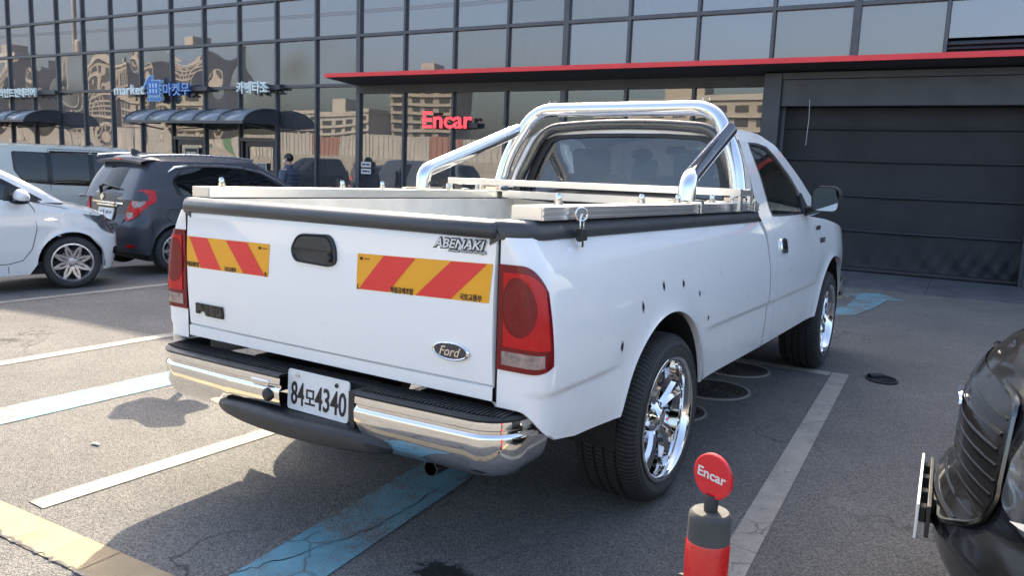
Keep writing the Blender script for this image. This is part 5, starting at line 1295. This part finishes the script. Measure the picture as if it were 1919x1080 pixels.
m = MB(); rows = [[(x, c.gr(1.42)-.02-d-.0*(x*x), 1.415+h-.03*(x/.6)**2) for x in span(-.585, .585, 14)] for d, h in ((-.12, .045), (.02, .035), (.09, .012), (.085, -.02), (.0, -.03))]
m.grid(rows); sp_ = obj('roof_spoiler', m, 'cargrey', rt, ang=50)
m = MB(); m.b2(-.10, .10, c.gr(1.42)-.118, c.gr(1.42)-.10, 1.418, 1.436); obj('brake_light', m, 'redlens', sp_, bev=.004)
for s in (1, -1):
    tl = c.patch('tail_light', [(s*.46, .695), (s*.58, .665), (s*.70, .75), (s*.785, .92), (s*.785, 1.03), (s*.72, 1.075), (s*.60, 1.03), (s*.53, .88)][::s], c.Rr(.012), 'redlens', rad=.05, thick=.012)
    for (x, z, r_) in ((.565, .765, .062), (.655, .915, .078)):
        P = [(s*x+r_*math.cos(a), z+r_*math.sin(a)) for a in [2*math.pi*j/18 for j in range(18)]]
        if r_ > .06: P = [(x_, min(z_, z+.012)) for x_, z_ in P]
        c.patch('lamp_bowl', P, c.Rr(.0155), 'clearlens', tl, rad=.0)
    m = MB(); pts = [(s*(c.gx(y, 1.43)-.03), y, 1.455+.05*math.sin(math.pi*(y+.35)/1.62)**.5) for y in span(-.34, 1.25, 14)]; m.tube(pts, [.02]+[.016]*13+[.02], 8); obj('roof_rail', m, 'alloy', rt)
    c.patch('side_window', [(.10, .99), (1.02, .965), (.98, 1.34), (.52, 1.365), (.16, 1.33), (.02, 1.18)], c.G(s, .006), 'carglass', rad=.05); c.patch('side_window', [(1.10, .965), (1.82, .95), (1.62, 1.10), (1.34, 1.27), (1.10, 1.33)], c.G(s, .006), 'carglass', rad=.05)
    c.patch('window_backing', [(.03, .995), (1.81, .955), (1.62, 1.10), (1.34, 1.27), (1.05, 1.34), (.5, 1.36), (.14, 1.32), (-.02, 1.18)], c.G(s, .003), 'gloss', rad=.05)
    m = MB(); m.tube([(s*(c.gx(y, z)+.012), y, z) for y, z in ((-.05, 1.285), (.05, 1.34), (.3, 1.372), (.7, 1.38), (1.04, 1.362))], [.006, .02, .022, .022, .012], 8); obj('window_visor', m, 'steel', rt)
    m = MB(); m.tube([(s*(c.gx(y, z)+.012), y, z) for y, z in ((1.07, 1.355), (1.32, 1.31), (1.58, 1.18), (1.78, 1.03))], [.012, .018, .016, .006], 8); obj('window_visor', m, 'steel', rt)
    c.seam('door_seam', [(.10, .98), (.22, .75), (.42, .55), (.5, .3)], c.S(s)); c.seam('door_seam', [(1.06, .95), (1.08, .6), (1.05, .27)], c.S(s)); c.seam('bumper_seam', [(-.34, .66), (-.33, .55), (-.28, .40)], c.S(s))
    m = MB(); m.b2(s*(c.sx(1.25, .86)), s*(c.sx(1.25, .86)+.025), 1.18, 1.36, .85, .88); obj('door_handle', m, 'chrome', rt, bev=.008)
    c.patch('bumper_reflector', [(s*.55, .335), (s*.70, .345), (s*.68, .385), (s*.55, .375)][::s], c.Rr(.006), 'redlens', rad=.01)
m = MB(); fc = (-.05, .74); m.tube([c.S(1, .001)(fc[0]+.085*math.cos(a), fc[1]+.09*math.sin(a), 0) for a in [2*math.pi*j/28 for j in range(28)]], .0035, 5, closed=True); obj('fuel_flap_seam', m, 'ink', rt)
c.seam('hatch_seam', [(-.66, 1.0), (-.56, .80), (-.44, .62), (-.35, .585), (.35, .585), (.44, .62), (.56, .80), (.66, 1.0)], c.Rr(.001), .005)
c.patch('chrome_strip', [(-.42, .868), (.40, .868), (.40, .888), (-.42, .888)], c.Rr(.010), 'chrome', rad=.005)
pl_ = c.patch('number_plate', [(-.16, .655), (.235, .655), (.235, .81), (-.16, .81)], c.Rr(.016), 'plate', rad=.01, thick=.01)
text('lettering', '42조 8315', .1, 'ink', pl_, plane_mtx((.04, c.ry(.2, .74)-.022, .733), (1, 0, 0), (0, 0, 1)), .002, .0, width=.33, height=.09)
c.patch('plate_frame', [(-.185, .63), (.26, .63), (.26, .83), (-.185, .83)], c.Rr(.010), 'gloss', rad=.015)
c.patch('plate_garnish', [(-.23, .836), (.29, .836), (.29, .856), (-.23, .856)], c.Rr(.016), 'chrome', rad=.005)
slabs = [[(-.055, -.018), (.055, -.018), (.065, .018), (-.045, .018)], [(-.02, -.04), (.028, -.04), (.04, .04), (-.008, .04)]]
for k, P in enumerate(slabs): c.patch('emblem', [(x-.12, z+.945) for x, z in P], c.Rr(.010+.003*k), 'steel', rad=.002)
text('lettering', 'SPARK LT', .05, 'steel', rt, plane_mtx((.36, c.ry(.36, .935)-.008, .935), (1, .02, 0), (0, 0, 1)), .003, .0, width=.22, height=.03)
m = MB(); yy = c.gr(1.05)-.03; m.tube([(-.20, yy-.0, .985), (-.17, yy-.02, 1.07), (-.08, yy-.01, 1.105), (.16, yy+.0, 1.075), (.33, yy+.02, 1.055)], [.02, .024, .016, .010, .006], 8); obj('rear_wiper', m, 'black', rt)
m = MB(); m.prism([(-.13, 0), (.10, 0), (-.09, .075), (-.12, .075)], lambda p: (-.012, -.05+p[0], 1.49+p[1]), lambda p: (.012, -.05+p[0], 1.49+p[1])); obj('fin_antenna', m, 'cargrey', rt, bev=.006)
c.patch('windscreen', [(-.6, 1.0), (.6, 1.0), (.50, 1.38), (-.50, 1.38)], lambda x, z, d: (x, c.gf(z, .004)-.08*(x/.7)**2, z), 'carglass', rad=.06)
for s in (1, -1):
    m = MB(); m.ball((s*.86, 1.98, 1.0), (.09, .07, .065)); obj('door_mirror', m, 'cargrey', rt)

# ---------------- white hatchback, nose towards the building
HD = R(13)
rt = car_root('white hatchback cut by the left edge, nose behind the charcoal hatchback', 'hatchback', (-6.50, 2.54), HD, (.78, 2.4))
c = Car(rt, 'carwhite', .80, 2.40, -.52, 3.05, [(0, .93), (.25, .955), (.45, .985), (.68, 1.0), (.82, .99), (.95, .955), (1.2, .90)], [(-.6, .98), (.5, .97), (1.6, .955), (2.0, .945), (2.35, .90), (2.7, .81), (2.95, .72), (3.1, .66)], [(-.6, .28), (0, .2), (.5, .175), (1.9, .175), (2.5, .18), (3.1, .21)], .285, .335, crown_f=.30, crown_r=.1, rc=.24, nose=[(.15, -.07), (.4, 0), (.55, -.005), (.85, -.16)])
c.shell(crown=.06); c.house(.93, 1.43, .755, .60, 2.38, 1.50, -.42, -.20, .05, .15)
c.wheels(.285, .205, 8, 1, steer=R(-6))
for s in (1, -1):
    c.patch('window_backing', [(.05, .99), (2.16, .955), (1.80, 1.17), (1.46, 1.32), (.9, 1.36), (.3, 1.33)], c.G(s, .003), 'gloss', rad=.04)
    c.patch('side_window', [(1.02, .985), (2.02, .968), (1.74, 1.15), (1.44, 1.30), (1.02, 1.345)], c.G(s, .006), 'carglass', rad=.03); c.patch('side_window', [(.12, 1.0), (.96, .985), (.96, 1.345), (.35, 1.32)], c.G(s, .006), 'carglass', rad=.03)
    c.patch('mirror_sail', [(1.78, .93), (2.14, .925), (2.02, 1.0), (1.82, 1.12)], c.G(s, .009), 'gloss', rad=.03)
    c.seam('door_seam', [(2.0, .945), (2.055, .86), (2.07, .66), (2.02, .45), (1.93, .33), (1.80, .295), (1.0, .285)], c.S(s), .0035); c.seam('door_seam', [(.98, .97), (.97, .6), (1.0, .28)], c.S(s), .0035); c.seam('sill_seam', [(1.80, .27), (1.80, .20)], c.S(s), .003); c.seam('bonnet_seam', [(2.05, .935), (2.3, .885), (2.6, .815), (2.8, .75)], c.S(s), .003)
    mr = empty_part('door_mirror', rt, (s*.91, 1.90, .995)); m = MB(); m.ball((0, 0, 0), (.11, .095, .085), 16, 10); m.v = [(x, y*(1 if y > 0 else .6), max(z, -.055)) for x, y, z in m.v]; obj('mirror_shell', m, 'carwhite', mr)
    m = MB(); m.ball((0, 0, -.040), (.108, .093, .035), 16, 8); obj('mirror_base', m, 'gloss', mr)
    rp = c.patch('side_repeater', [(2.13, .755), (2.20, .775), (2.275, .757), (2.20, .742)], c.S(s, .006), 'steel', rad=.015, thick=.005); c.patch('repeater_lens', [(2.16, .757), (2.20, .764), (2.235, .757), (2.20, .75)], c.S(s, .0085), 'clearlens', rp, rad=.006)
    hl = c.patch('headlight', [(s*.42, .62), (s*.50, .73), (s*.66, .80), (s*.76, .79), (s*.79, .70), (s*.775, .62), (s*.70, .585), (s*.5, .58)][::s], c.Ff(.010), 'lamp', rad=.04, thick=.01)
    c.patch('lamp_bowl', [(s*.62, .64), (s*.69, .64), (s*.69, .72), (s*.62, .72)][::s], c.Ff(.013), 'clearlens', hl, rad=.03)
    c.patch('headlight_wing', [(2.50, .815), (2.56, .775), (2.70, .68), (2.86, .615), (2.955, .64), (2.93, .70), (2.76, .775)], c.S(s, .009), 'lamp', rad=.03)
    c.patch('fog_lamp', [(s*.60, .34), (s*.72, .36), (s*.72, .44), (s*.6, .43)][::s], c.Ff(.006), 'gloss', rad=.03)
    m = MB(); m.b2(s*c.sx(1.25, .83), s*(c.sx(1.25, .83)+.03), 1.12, 1.30, .82, .85); obj('door_handle', m, 'carwhite', rt, bev=.01)
    c.patch('tail_light', [(s*.6, .75), (s*.74, .72), (s*.76, .98), (s*.66, .98)][::s], c.Rr(.01), 'redlens', rad=.03)
c.patch('grille', [(-.38, .60), (.38, .60), (.42, .66), (-.42, .66)], c.Ff(.006), 'gloss', rad=.02); c.patch('lower_intake', [(-.5, .27), (.5, .27), (.42, .42), (-.42, .42)], c.Ff(.006), 'gloss', rad=.04)
c.patch('windscreen', [(-.64, .97), (.64, .97), (.52, 1.37), (-.52, 1.37)], lambda x, z, d: (x, c.gf(z, .004)-.10*(x/.7)**2, z), 'carglass', rad=.06)
c.patch('rear_window', [(-.58, 1.03), (.58, 1.03), (.5, 1.33), (-.5, 1.33)], c.GR(.006), 'carglass', rad=.07)

# ---------------- pale mint boxy van
rt = thing('parked_car', 'pale mint boxy van parked behind the white hatchback', 'van', (-11.9, 4.25, gz(-12)), -R(13))
c = Car(rt, 'carmint', .80, 2.52, -.60, 3.05, [(0, .94), (.25, .96), (.6, 1.0), (.9, 1.0), (1.05, .98), (1.3, .95)], [(-.7, 1.02), (2.1, 1.0), (2.6, .95), (2.9, .88), (3.1, .80)], [(-.7, .3), (0, .2), (2.5, .2), (3.1, .24)], .29, .34, crown_f=.2, crown_r=.06, rc=.18, nose=[(.2, -.05), (.5, 0), (.9, -.10)])
c.shell(); c.house(.98, 1.66, .775, .66, 2.55, 1.85, -.585, -.50, .045, .12, bulge=.02)
c.wheels(.285, .20, 6, 0)
for s in (1, -1):
    c.patch('side_window', [(1.02, 1.06), (1.16, 1.04), (1.16, 1.55), (.62, 1.56), (.62, 1.07)], c.G(s, .006), 'carglass', rad=.03); c.patch('side_window', [(1.24, 1.04), (2.22, 1.02), (2.0, 1.32), (1.72, 1.54), (1.24, 1.55)], c.G(s, .006), 'carglass', rad=.03)
    c.patch('quarter_window', [(.20, 1.12), (.54, 1.08), (.54, 1.56), (.08, 1.56), (.10, 1.28)], c.G(s, .006), 'carglass', rad=.06); c.patch('quarter_window', [(-.50, 1.12), (-.30, 1.12), (-.24, 1.28), (-.26, 1.55), (-.50, 1.55)], c.G(s, .006), 'carglass', rad=.05)
    c.patch('window_backing', [(.20, 1.10), (.54, 1.065), (2.24, 1.01), (2.02, 1.33), (1.74, 1.555), (.07, 1.575), (.08, 1.28)], c.G(s, .003), 'gloss', rad=.04)
    for zz_ in ((.60, 1.18), (1.22, 1.75)):
        m = MB(); m.tube([(s*(c.gx(y, 1.585)+.014), y, 1.585-.02*max(0, y-1.5)) for y in span(zz_[0], zz_[1], 6)], .014, 6); obj('rain_visor', m, 'gloss', rt)
    c.seam('door_seam', [(.58, 1.62), (.58, 1.2), (.58, 1.02)], c.G(s)); c.seam('door_seam', [(.58, 1.02), (.57, .7), (.58, .3)], c.S(s)); c.seam('door_seam', [(1.20, 1.02), (1.20, .7), (1.2, .25)], c.S(s)); c.seam('roof_seam', [(.6, 1.625), (1.2, 1.625), (1.75, 1.60)], c.G(s)); c.seam('door_seam', [(1.2, 1.62), (1.2, 1.02)], c.G(s))
    m = MB(); m.b2(s*c.sx(1.08, .90), s*(c.sx(1.08, .90)+.03), .97, 1.17, .888, .915); obj('door_handle', m, 'chrome', rt, bev=.008)
    c.patch('tail_light', [(s*.62, .80), (s*.76, .80), (s*.76, 1.0), (s*.64, 1.0)][::s], c.Rr(.01), 'redlens', rad=.03); c.patch('headlight', [(s*.45, .68), (s*.74, .68), (s*.76, .84), (s*.5, .82)][::s], c.Ff(.008), 'lamp', rad=.04)
    m = MB(); m.ball((s*.88, 2.02, 1.08), (.09, .06, .09)); obj('door_mirror', m, 'carmint', rt)
c.patch('windscreen', [(-.66, 1.04), (.66, 1.04), (.58, 1.6), (-.58, 1.6)], lambda x, z, d: (x, c.gf(z, .004)-.10*(x/.7)**2, z), 'carglass', rad=.06); c.patch('rear_window', [(-.6, 1.05), (.6, 1.05), (.55, 1.5), (-.55, 1.5)], c.GR(.006), 'carglass', rad=.05)

# ---------------- black SUV nosing in from the right
YF = 3.80
rt = thing('parked_car', 'black sport utility vehicle nosing in at the right edge', 'sport utility vehicle', (2.05+YF*.9969, .78+YF*.0785, 0), R(94.5))
c = Car(rt, 'carblack', .94, 2.90, -.95, YF, [(0, .93), (.25, .96), (.5, .99), (.75, 1.0), (.95, .97), (1.2, .93)], [(-1, 1.05), (1.9, 1.05), (2.4, 1.02), (3.0, 1.02), (3.45, .985), (3.7, .935), (3.85, .85)], [(-1, .35), (0, .25), (2.5, .24), (3.2, .24), (3.85, .25)], .37, .43, crown_f=.36, crown_r=.12, rc=.16, nose=[(.2, -.06), (.30, .04), (.40, .06), (.47, .045), (.53, .005), (.74, -.0), (.84, -.03), (.93, -.10), (1.0, -.25)])
c.shell(nz=40, crown=.045); c.house(1.0, 1.58, .88, .68, 2.25, 1.35, -.80, -.45, .06, .2)
c.wheels(.37, .25, 5, 2, w=.24)
# grille panel with slats and bright surround
gp = [(-.50, .615), (-.44, .50), (-.30, .440), (.30, .440), (.44, .50), (.50, .615), (.46, .845), (.38, .867), (-.38, .867), (-.46, .845)]
gr_ = c.patch('grille', gp, c.Ff(.006), 'gloss', rad=.03)
for k in range(9):
    z = .465+k*.042; hw_ = interp(z, [(.44, .30), (.50, .40), (.615, .46), (.84, .43)])
    m = MB(); m.grid([[c.Ff(o_)(x, z+dz, 0) for x in span(-hw_, hw_, 20)] for o_, dz in ((.002, .010), (.0085, .003), (.0085, .000), (.002, -.004))]); obj('grille_slat', m, 'gloss', gr_, ang=50)
m = MB(); Pg = rpoly(gp, .03, 4); m.tube([c.Ff(.012)(p[0], p[1], 0) for p in Pg], .009, 6, closed=True); obj('grille_surround', m, 'darksteel', gr_)
em = empty_part('emblem', rt, (0, c.fy(0, .74)+.006, .74))
for s in (1, -1):
    m = MB(); m.prism([(.012, -.012), (.10, .004), (.095, .018), (.012, .010)], lambda p: (s*p[0], 0, p[1]), lambda p: (s*p[0], .010, p[1])); obj('emblem_wing', m, 'chrome', em, bev=.002)
m = MB(); m.lathe([(0, .012), (.02, .010), (.024, 0)], (0, 0, 0), (0, 1, 0), 20); obj('emblem_centre', m, 'chrome', em)
for s in (1, -1):
    hl = c.patch('headlight', [(s*.50, .60), (s*.545, .845), (s*.70, .845), (s*.88, .875), (s*.90, .70), (s*.80, .60), (s*.62, .555)][::s], c.Ff(.008), 'lamp', rad=.03, thick=.01)
    for zz_ in (.615, .665, .715):
        c.patch('led_unit', [(s*.67, zz_), (s*.80, zz_+.006), (s*.80, zz_+.036), (s*.67, zz_+.030)][::s], c.Ff(.012), 'led', hl, rad=.008)
    c.patch('daytime_strip', [(s*.56, .575), (s*.60, .575), (s*.72, .585), (s*.74, .60), (s*.62, .595)][::s], c.Ff(.013), 'paper', hl, rad=.006)
    c.patch('side_intake', [(s*.58, .32), (s*.80, .34), (s*.80, .46), (s*.62, .44)][::s], c.Ff(.006), 'gloss', rad=.03)
    c.patch('side_window', [(.1, 1.08), (2.0, 1.06), (1.5, 1.46), (.2, 1.5)], c.G(s, .006), 'carglass', rad=.05)
    c.seam('door_seam', [(2.05, 1.03), (2.1, .7), (2.0, .3)], c.S(s)); c.seam('door_seam', [(1.0, 1.03), (1.0, .7), (1.02, .3)], c.S(s))
    m = MB(); m.ball((s*1.02, 1.95, 1.10), (.10, .07, .08)); obj('door_mirror', m, 'carblack', rt)
c.seam('bonnet_seam', [(-.86, .88), (-.7, .88), (-.5, .89), (0, .90), (.5, .89), (.7, .88), (.86, .88)], c.Ff(.002), .005)
m = MB(); rows = [[c.Ff(.010)(x, z, 0) for x in span(-.33, .33, 14)] for z in (.400, .418)]; m.grid(rows); obj('lower_trim', m, 'darksteel', rt)
# number plate on stand-off brackets
np_ = empty_part('number_plate', rt, (0, c.fy(0, .42)+.036, .405))
m = MB(); m.b2(-.26, .26, -.004, .004, -.055, .055); obj('plate_blank', m, 'plate', np_, bev=.002)
m = MB(); m.b2(-.25, .25, -.036, -.024, -.05, .05); m.b2(-.15, .15, -.07, -.037, -.04, .04); obj('bracket_bar', m, 'black', np_, bev=.003)
for x_ in (-.19, -.05, .09, .22):
    m = MB(); m.b2(x_-.02, x_+.02, -.024, -.005, -.02, .03); obj('bracket_clip', m, 'black', np_, bev=.004)
c.patch('windscreen', [(-.74, 1.06), (.74, 1.06), (.60, 1.5), (-.60, 1.5)], lambda x, z, d: (x, c.gf(z, .004)-.12*(x/.8)**2, z), 'carglass', rad=.06)

# cars parked across the lane behind the camera, mirrored in the showroom glass
CARS = [o for o in bpy.data.objects if o.name.startswith('parked_car')]
for k, (src, x, y, rz, lab) in enumerate(((3, -27.5, -9.6, 8, 'black vehicle mirrored at the far left of the showroom glass'), (0, -23.6, -8.0, 190, 'charcoal hatchback mirrored in the showroom glass'), (3, -19.5, -9.8, 5, 'black vehicle mirrored below the red letters'), (2, -15.6, -8.2, 185, 'pale van mirrored in the showroom glass'), (1, 7.9, 4.1, 98, 'white hatchback mirrored in the flank of the pickup'), (0, 4.6, 6.9, -86, 'charcoal hatchback mirrored near the pickup door'))):
    q = copy_tree(CARS[src]); q.location = (x, y, gz(x)); q.rotation_euler = (0, 0, R(rz)); q['label'] = lab; q['group'] = 'cars parked across the lane'

# ================================================================== BOLLARD
b = thing('flexible_bollard', 'red and grey flexible bollard topped by a round red sign', 'bollard', (1.695, -.555, -.041), R(-20))
m = MB(); m.lathe([(.11, 0), (.11, .012), (.095, .03), (.05, .045), (.043, .06), (.0425, .765), (.041, .775), (.036, .780), (.0, .781)], (0, 0, 0), (0, 0, 1), 40); obj('post', m, 'bollardgrey', b, ang=40)
for z0 in (.598, .33, .12):
    m = MB(); m.lathe([(.0426, z0), (.0440, z0+.003), (.0440, z0+.118), (.0426, z0+.121)], (0, 0, 0), (0, 0, 1), 48); obj('reflective_band', m, 'redplastic', b, ang=40)
m = MB(); m.lathe([(.014, .775), (.014, .812), (.012, .815)], (0, 0, 0), (0, 0, 1), 18); obj('neck', m, 'black', b)
m = MB(); rr_ = .0465; m.lathe([(0, -.0055), (rr_-.002, -.0055), (rr_, -.0035), (rr_, .0035), (rr_-.002, .0055), (0, .0055)], (0, 0, .853), (0, 1, 0), 44); dsc = obj('sign_disc', m, 'discred', b, ang=40)
text('lettering', 'Encar', .03, 'paper', dsc, plane_mtx((.001, -.0062, .856), (1, 0, -.06), (0.06, 0, 1)), .0006, .0006, width=.070, height=.0205)
ear = MB(); P = rpoly([(-.075, -.018), (-.03, -.022), (-.03, .022), (-.075, .018)], [.018, .002, .002, .018], 5)
ear.prism(P, lambda p: (p[0], -.004, .598+p[1]), lambda p: (p[0], .004, .598+p[1])); obj('side_lug', ear, 'bollardgrey', b)
m = MB(); m.lathe([(.004, -.0062), (.008, -.0062), (.009, -.004)], (-.058, 0, .598), (0, 1, 0), 14); obj('lug_eyelet', m, 'steel', b)

# ================================================================== PERSON BY THE SHOP DOOR
p = thing('person', 'person in navy puffer jacket and white mask standing by shop glass', 'person', (0, 0, 0))
PX = fw(-10.02, 1.2, 0); gz_ = gz(PX.x); p.location = (PX.x, PX.y, gz_); p.rotation_euler = (0, 0, R(105))   # back turned, head to the left
def skin_mesh(name, verts, edges, mat, parent, sub=2):
    me = bpy.data.meshes.new(name); me.from_pydata([v[:3] for v in verts], edges, []); me.materials.append(MAT[mat])
    o = bpy.data.objects.new(name, me); COL.objects.link(o); o.parent = parent
    sk = o.modifiers.new('skin', 'SKIN'); sk.use_smooth_shade = True
    for i, v in enumerate(verts):
        d = me.skin_vertices[0].data[i]; d.radius = (v[3], v[4] if len(v) > 4 else v[3]); d.use_root = (i == 0)
    sb = o.modifiers.new('sub', 'SUBSURF'); sb.levels = sub; sb.render_levels = sub; return o
V = [(0, 0, .90, .155, .12), (0, .01, 1.08, .15, .11), (0, .0, 1.28, .165, .115), (0, -.01, 1.40, .10, .08), (0, .0, 1.47, .055, .055), (0, .012, 1.54, .065, .075), (0, .02, 1.61, .073, .088), (0, .01, 1.675, .055, .07),
     (.17, -.01, 1.37, .065), (.25, .0, 1.13, .052), (.22, .17, .98, .042), (.17, .25, .97, .03), (.15, .30, .96, .032, .018),
     (-.17, -.01, 1.37, .065), (-.25, .0, 1.13, .052), (-.22, .17, .98, .042), (-.17, .25, .97, .03), (-.15, .30, .96, .032, .018),
     (.10, 0, .84, .095), (.11, .02, .48, .065), (.11, -.01, .10, .042), (.12, .10, .045, .04, .035), (.12, .16, .035, .035, .03), (-.10, 0, .84, .095), (-.11, .02, .48, .065), (-.11, -.01, .10, .042), (-.12, .10, .045, .04, .035), (-.12, .16, .035, .035, .03)]
E_ = [(0, 1), (1, 2), (2, 3), (3, 4), (4, 5), (5, 6), (6, 7), (2, 8), (8, 9), (9, 10), (10, 11), (11, 12), (2, 13), (13, 14), (14, 15), (15, 16), (16, 17), (0, 18), (18, 19), (19, 20), (20, 21), (21, 22), (0, 23), (23, 24), (24, 25), (25, 26), (26, 27)]
skin_mesh('body', V, E_, 'skin', p)
for s in (1, -1):      # fingers
    for k in range(4): m = MB(); m.tube([(s*(.165-.012*k*0), .30, .985-.018*k), (s*.14, .335, .982-.018*k), (s*.105, .34, .98-.018*k), (s*.09, .325, .98-.018*k)], [.009, .009, .008, .006], 7); obj('finger', m, 'skin', p)
    m = MB(); m.tube([(s*.155, .275, .99), (s*.135, .30, 1.01), (s*.115, .32, 1.012)], [.011, .010, .007], 7); obj('thumb', m, 'skin', p)
# quilted jacket: rings of padding, stand-up collar
rows = []
for i in range(61):
    t = i/60; z = lerp(.80, 1.43, t); q = abs(math.sin(math.pi*t*8))**.6
    rx = interp(z, [(.80, .205), (1.0, .215), (1.22, .235), (1.34, .225), (1.40, .165), (1.43, .10)])+.014*q; ry = interp(z, [(.80, .165), (1.1, .165), (1.30, .16), (1.40, .12), (1.43, .09)])+.014*q
    rows.append([(rx*math.cos(a), -.005+ry*math.sin(a), z) for a in [2*math.pi*j/36 for j in range(36)]])
for z, r_ in ((1.44, .085), (1.47, .080), (1.50, .080), (1.505, .072)): rows.append([(r_*math.cos(a), .0+r_*math.sin(a), z+.012*math.cos(a-1.57)) for a in [2*math.pi*j/36 for j in range(36)]])
m = MB(); m.grid(rows, closeu=True); jk = obj('puffer_jacket', m, 'puffer', p, ang=80)
for s in (1, -1):
    pth = []; rad = []
    A = [Vector((s*.165, -.01, 1.36)), Vector((s*.265, -.005, 1.13)), Vector((s*.235, .15, 1.0)), Vector((s*.185, .235, .975))]
    for i in range(31):
        u = i/30*3; k = min(2, int(u)); pth.append(A[k].lerp(A[k+1], u-k)); rad.append(interp(i/30, [(0, .095), (.33, .075), (.7, .062), (1, .048)])+.012*abs(math.sin(i*.62)))
    m = MB(); m.tube(pth, rad, 14); obj('sleeve', m, 'puffer', jk, ang=80)
for s in (1, -1):
    m = MB(); m.tube([(s*.09, 0, .86), (s*.11, .025, .48), (s*.112, 0, .09)], [.115, .082, .065], 14); obj('trouser_leg', m, 'trousers', p)
    m = MB(); m.ball((s*.12, .07, .045), (.052, .14, .05)); obj('shoe', m, 'black', p)
# hair, ears, face
m = MB(); m.ball((0, -.002, 1.635), (.086, .100, .092), 22, 14); m.v = [(x, y, max(z, 1.545+.09*smooth((y+.02)/.10)+.01*math.sin(x*90))) for x, y, z in m.v]; obj('hair', m, 'hair', p)
for s in (1, -1):
    m = MB(); m.ball((s*.078, .012, 1.60), (.012, .022, .033)); obj('ear', m, 'skin', p)
    m = MB(); m.ball((s*.028, .098, 1.612), (.012, .008, .007)); obj('eye', m, 'ink', p)
m = MB(); m.ball((0, .105, 1.592), (.013, .018, .024)); obj('nose', m, 'skin', p)
m = MB(); m.ball((0, .072, 1.565), (.066, .052, .048), 18, 10); obj('face_mask', m, 'mask', p)
for s in (1, -1):
    m = MB(); m.tube([(s*.06, .07, 1.575), (s*.075, .03, 1.59), (s*.08, .0, 1.585)], .003, 5); obj('mask_strap', m, 'mask', p)

# ================================================================== normals of open shells point outwards
def orient(root, centre):
    done = set()
    def walk(o):
        for k in o.children:
            if 'wheel' in k.name and k.type == 'EMPTY': continue
            if k.type == 'MESH' and k.data.name not in done:
                done.add(k.data.name); me = k.data
                cnt = {}
                for p in me.polygons:
                    for e in p.edge_keys: cnt[e] = cnt.get(e, 0)+1
                if any(v == 1 for v in cnt.values()):
                    off = Vector((0, 0, 0)); q = k
                    while q != root: off += q.location; q = q.parent
                    s = sum(p.area*p.normal.dot(p.center+off-centre) for p in me.polygons)
                    if s < 0: me.flip_normals()
            walk(k)
    walk(root)
orient(tk, Vector((0, 2.4, .85)))
for o in CARS: orient(o, Vector((0, 1.3, .75)))
bpy.data.scenes.remove(TMP)
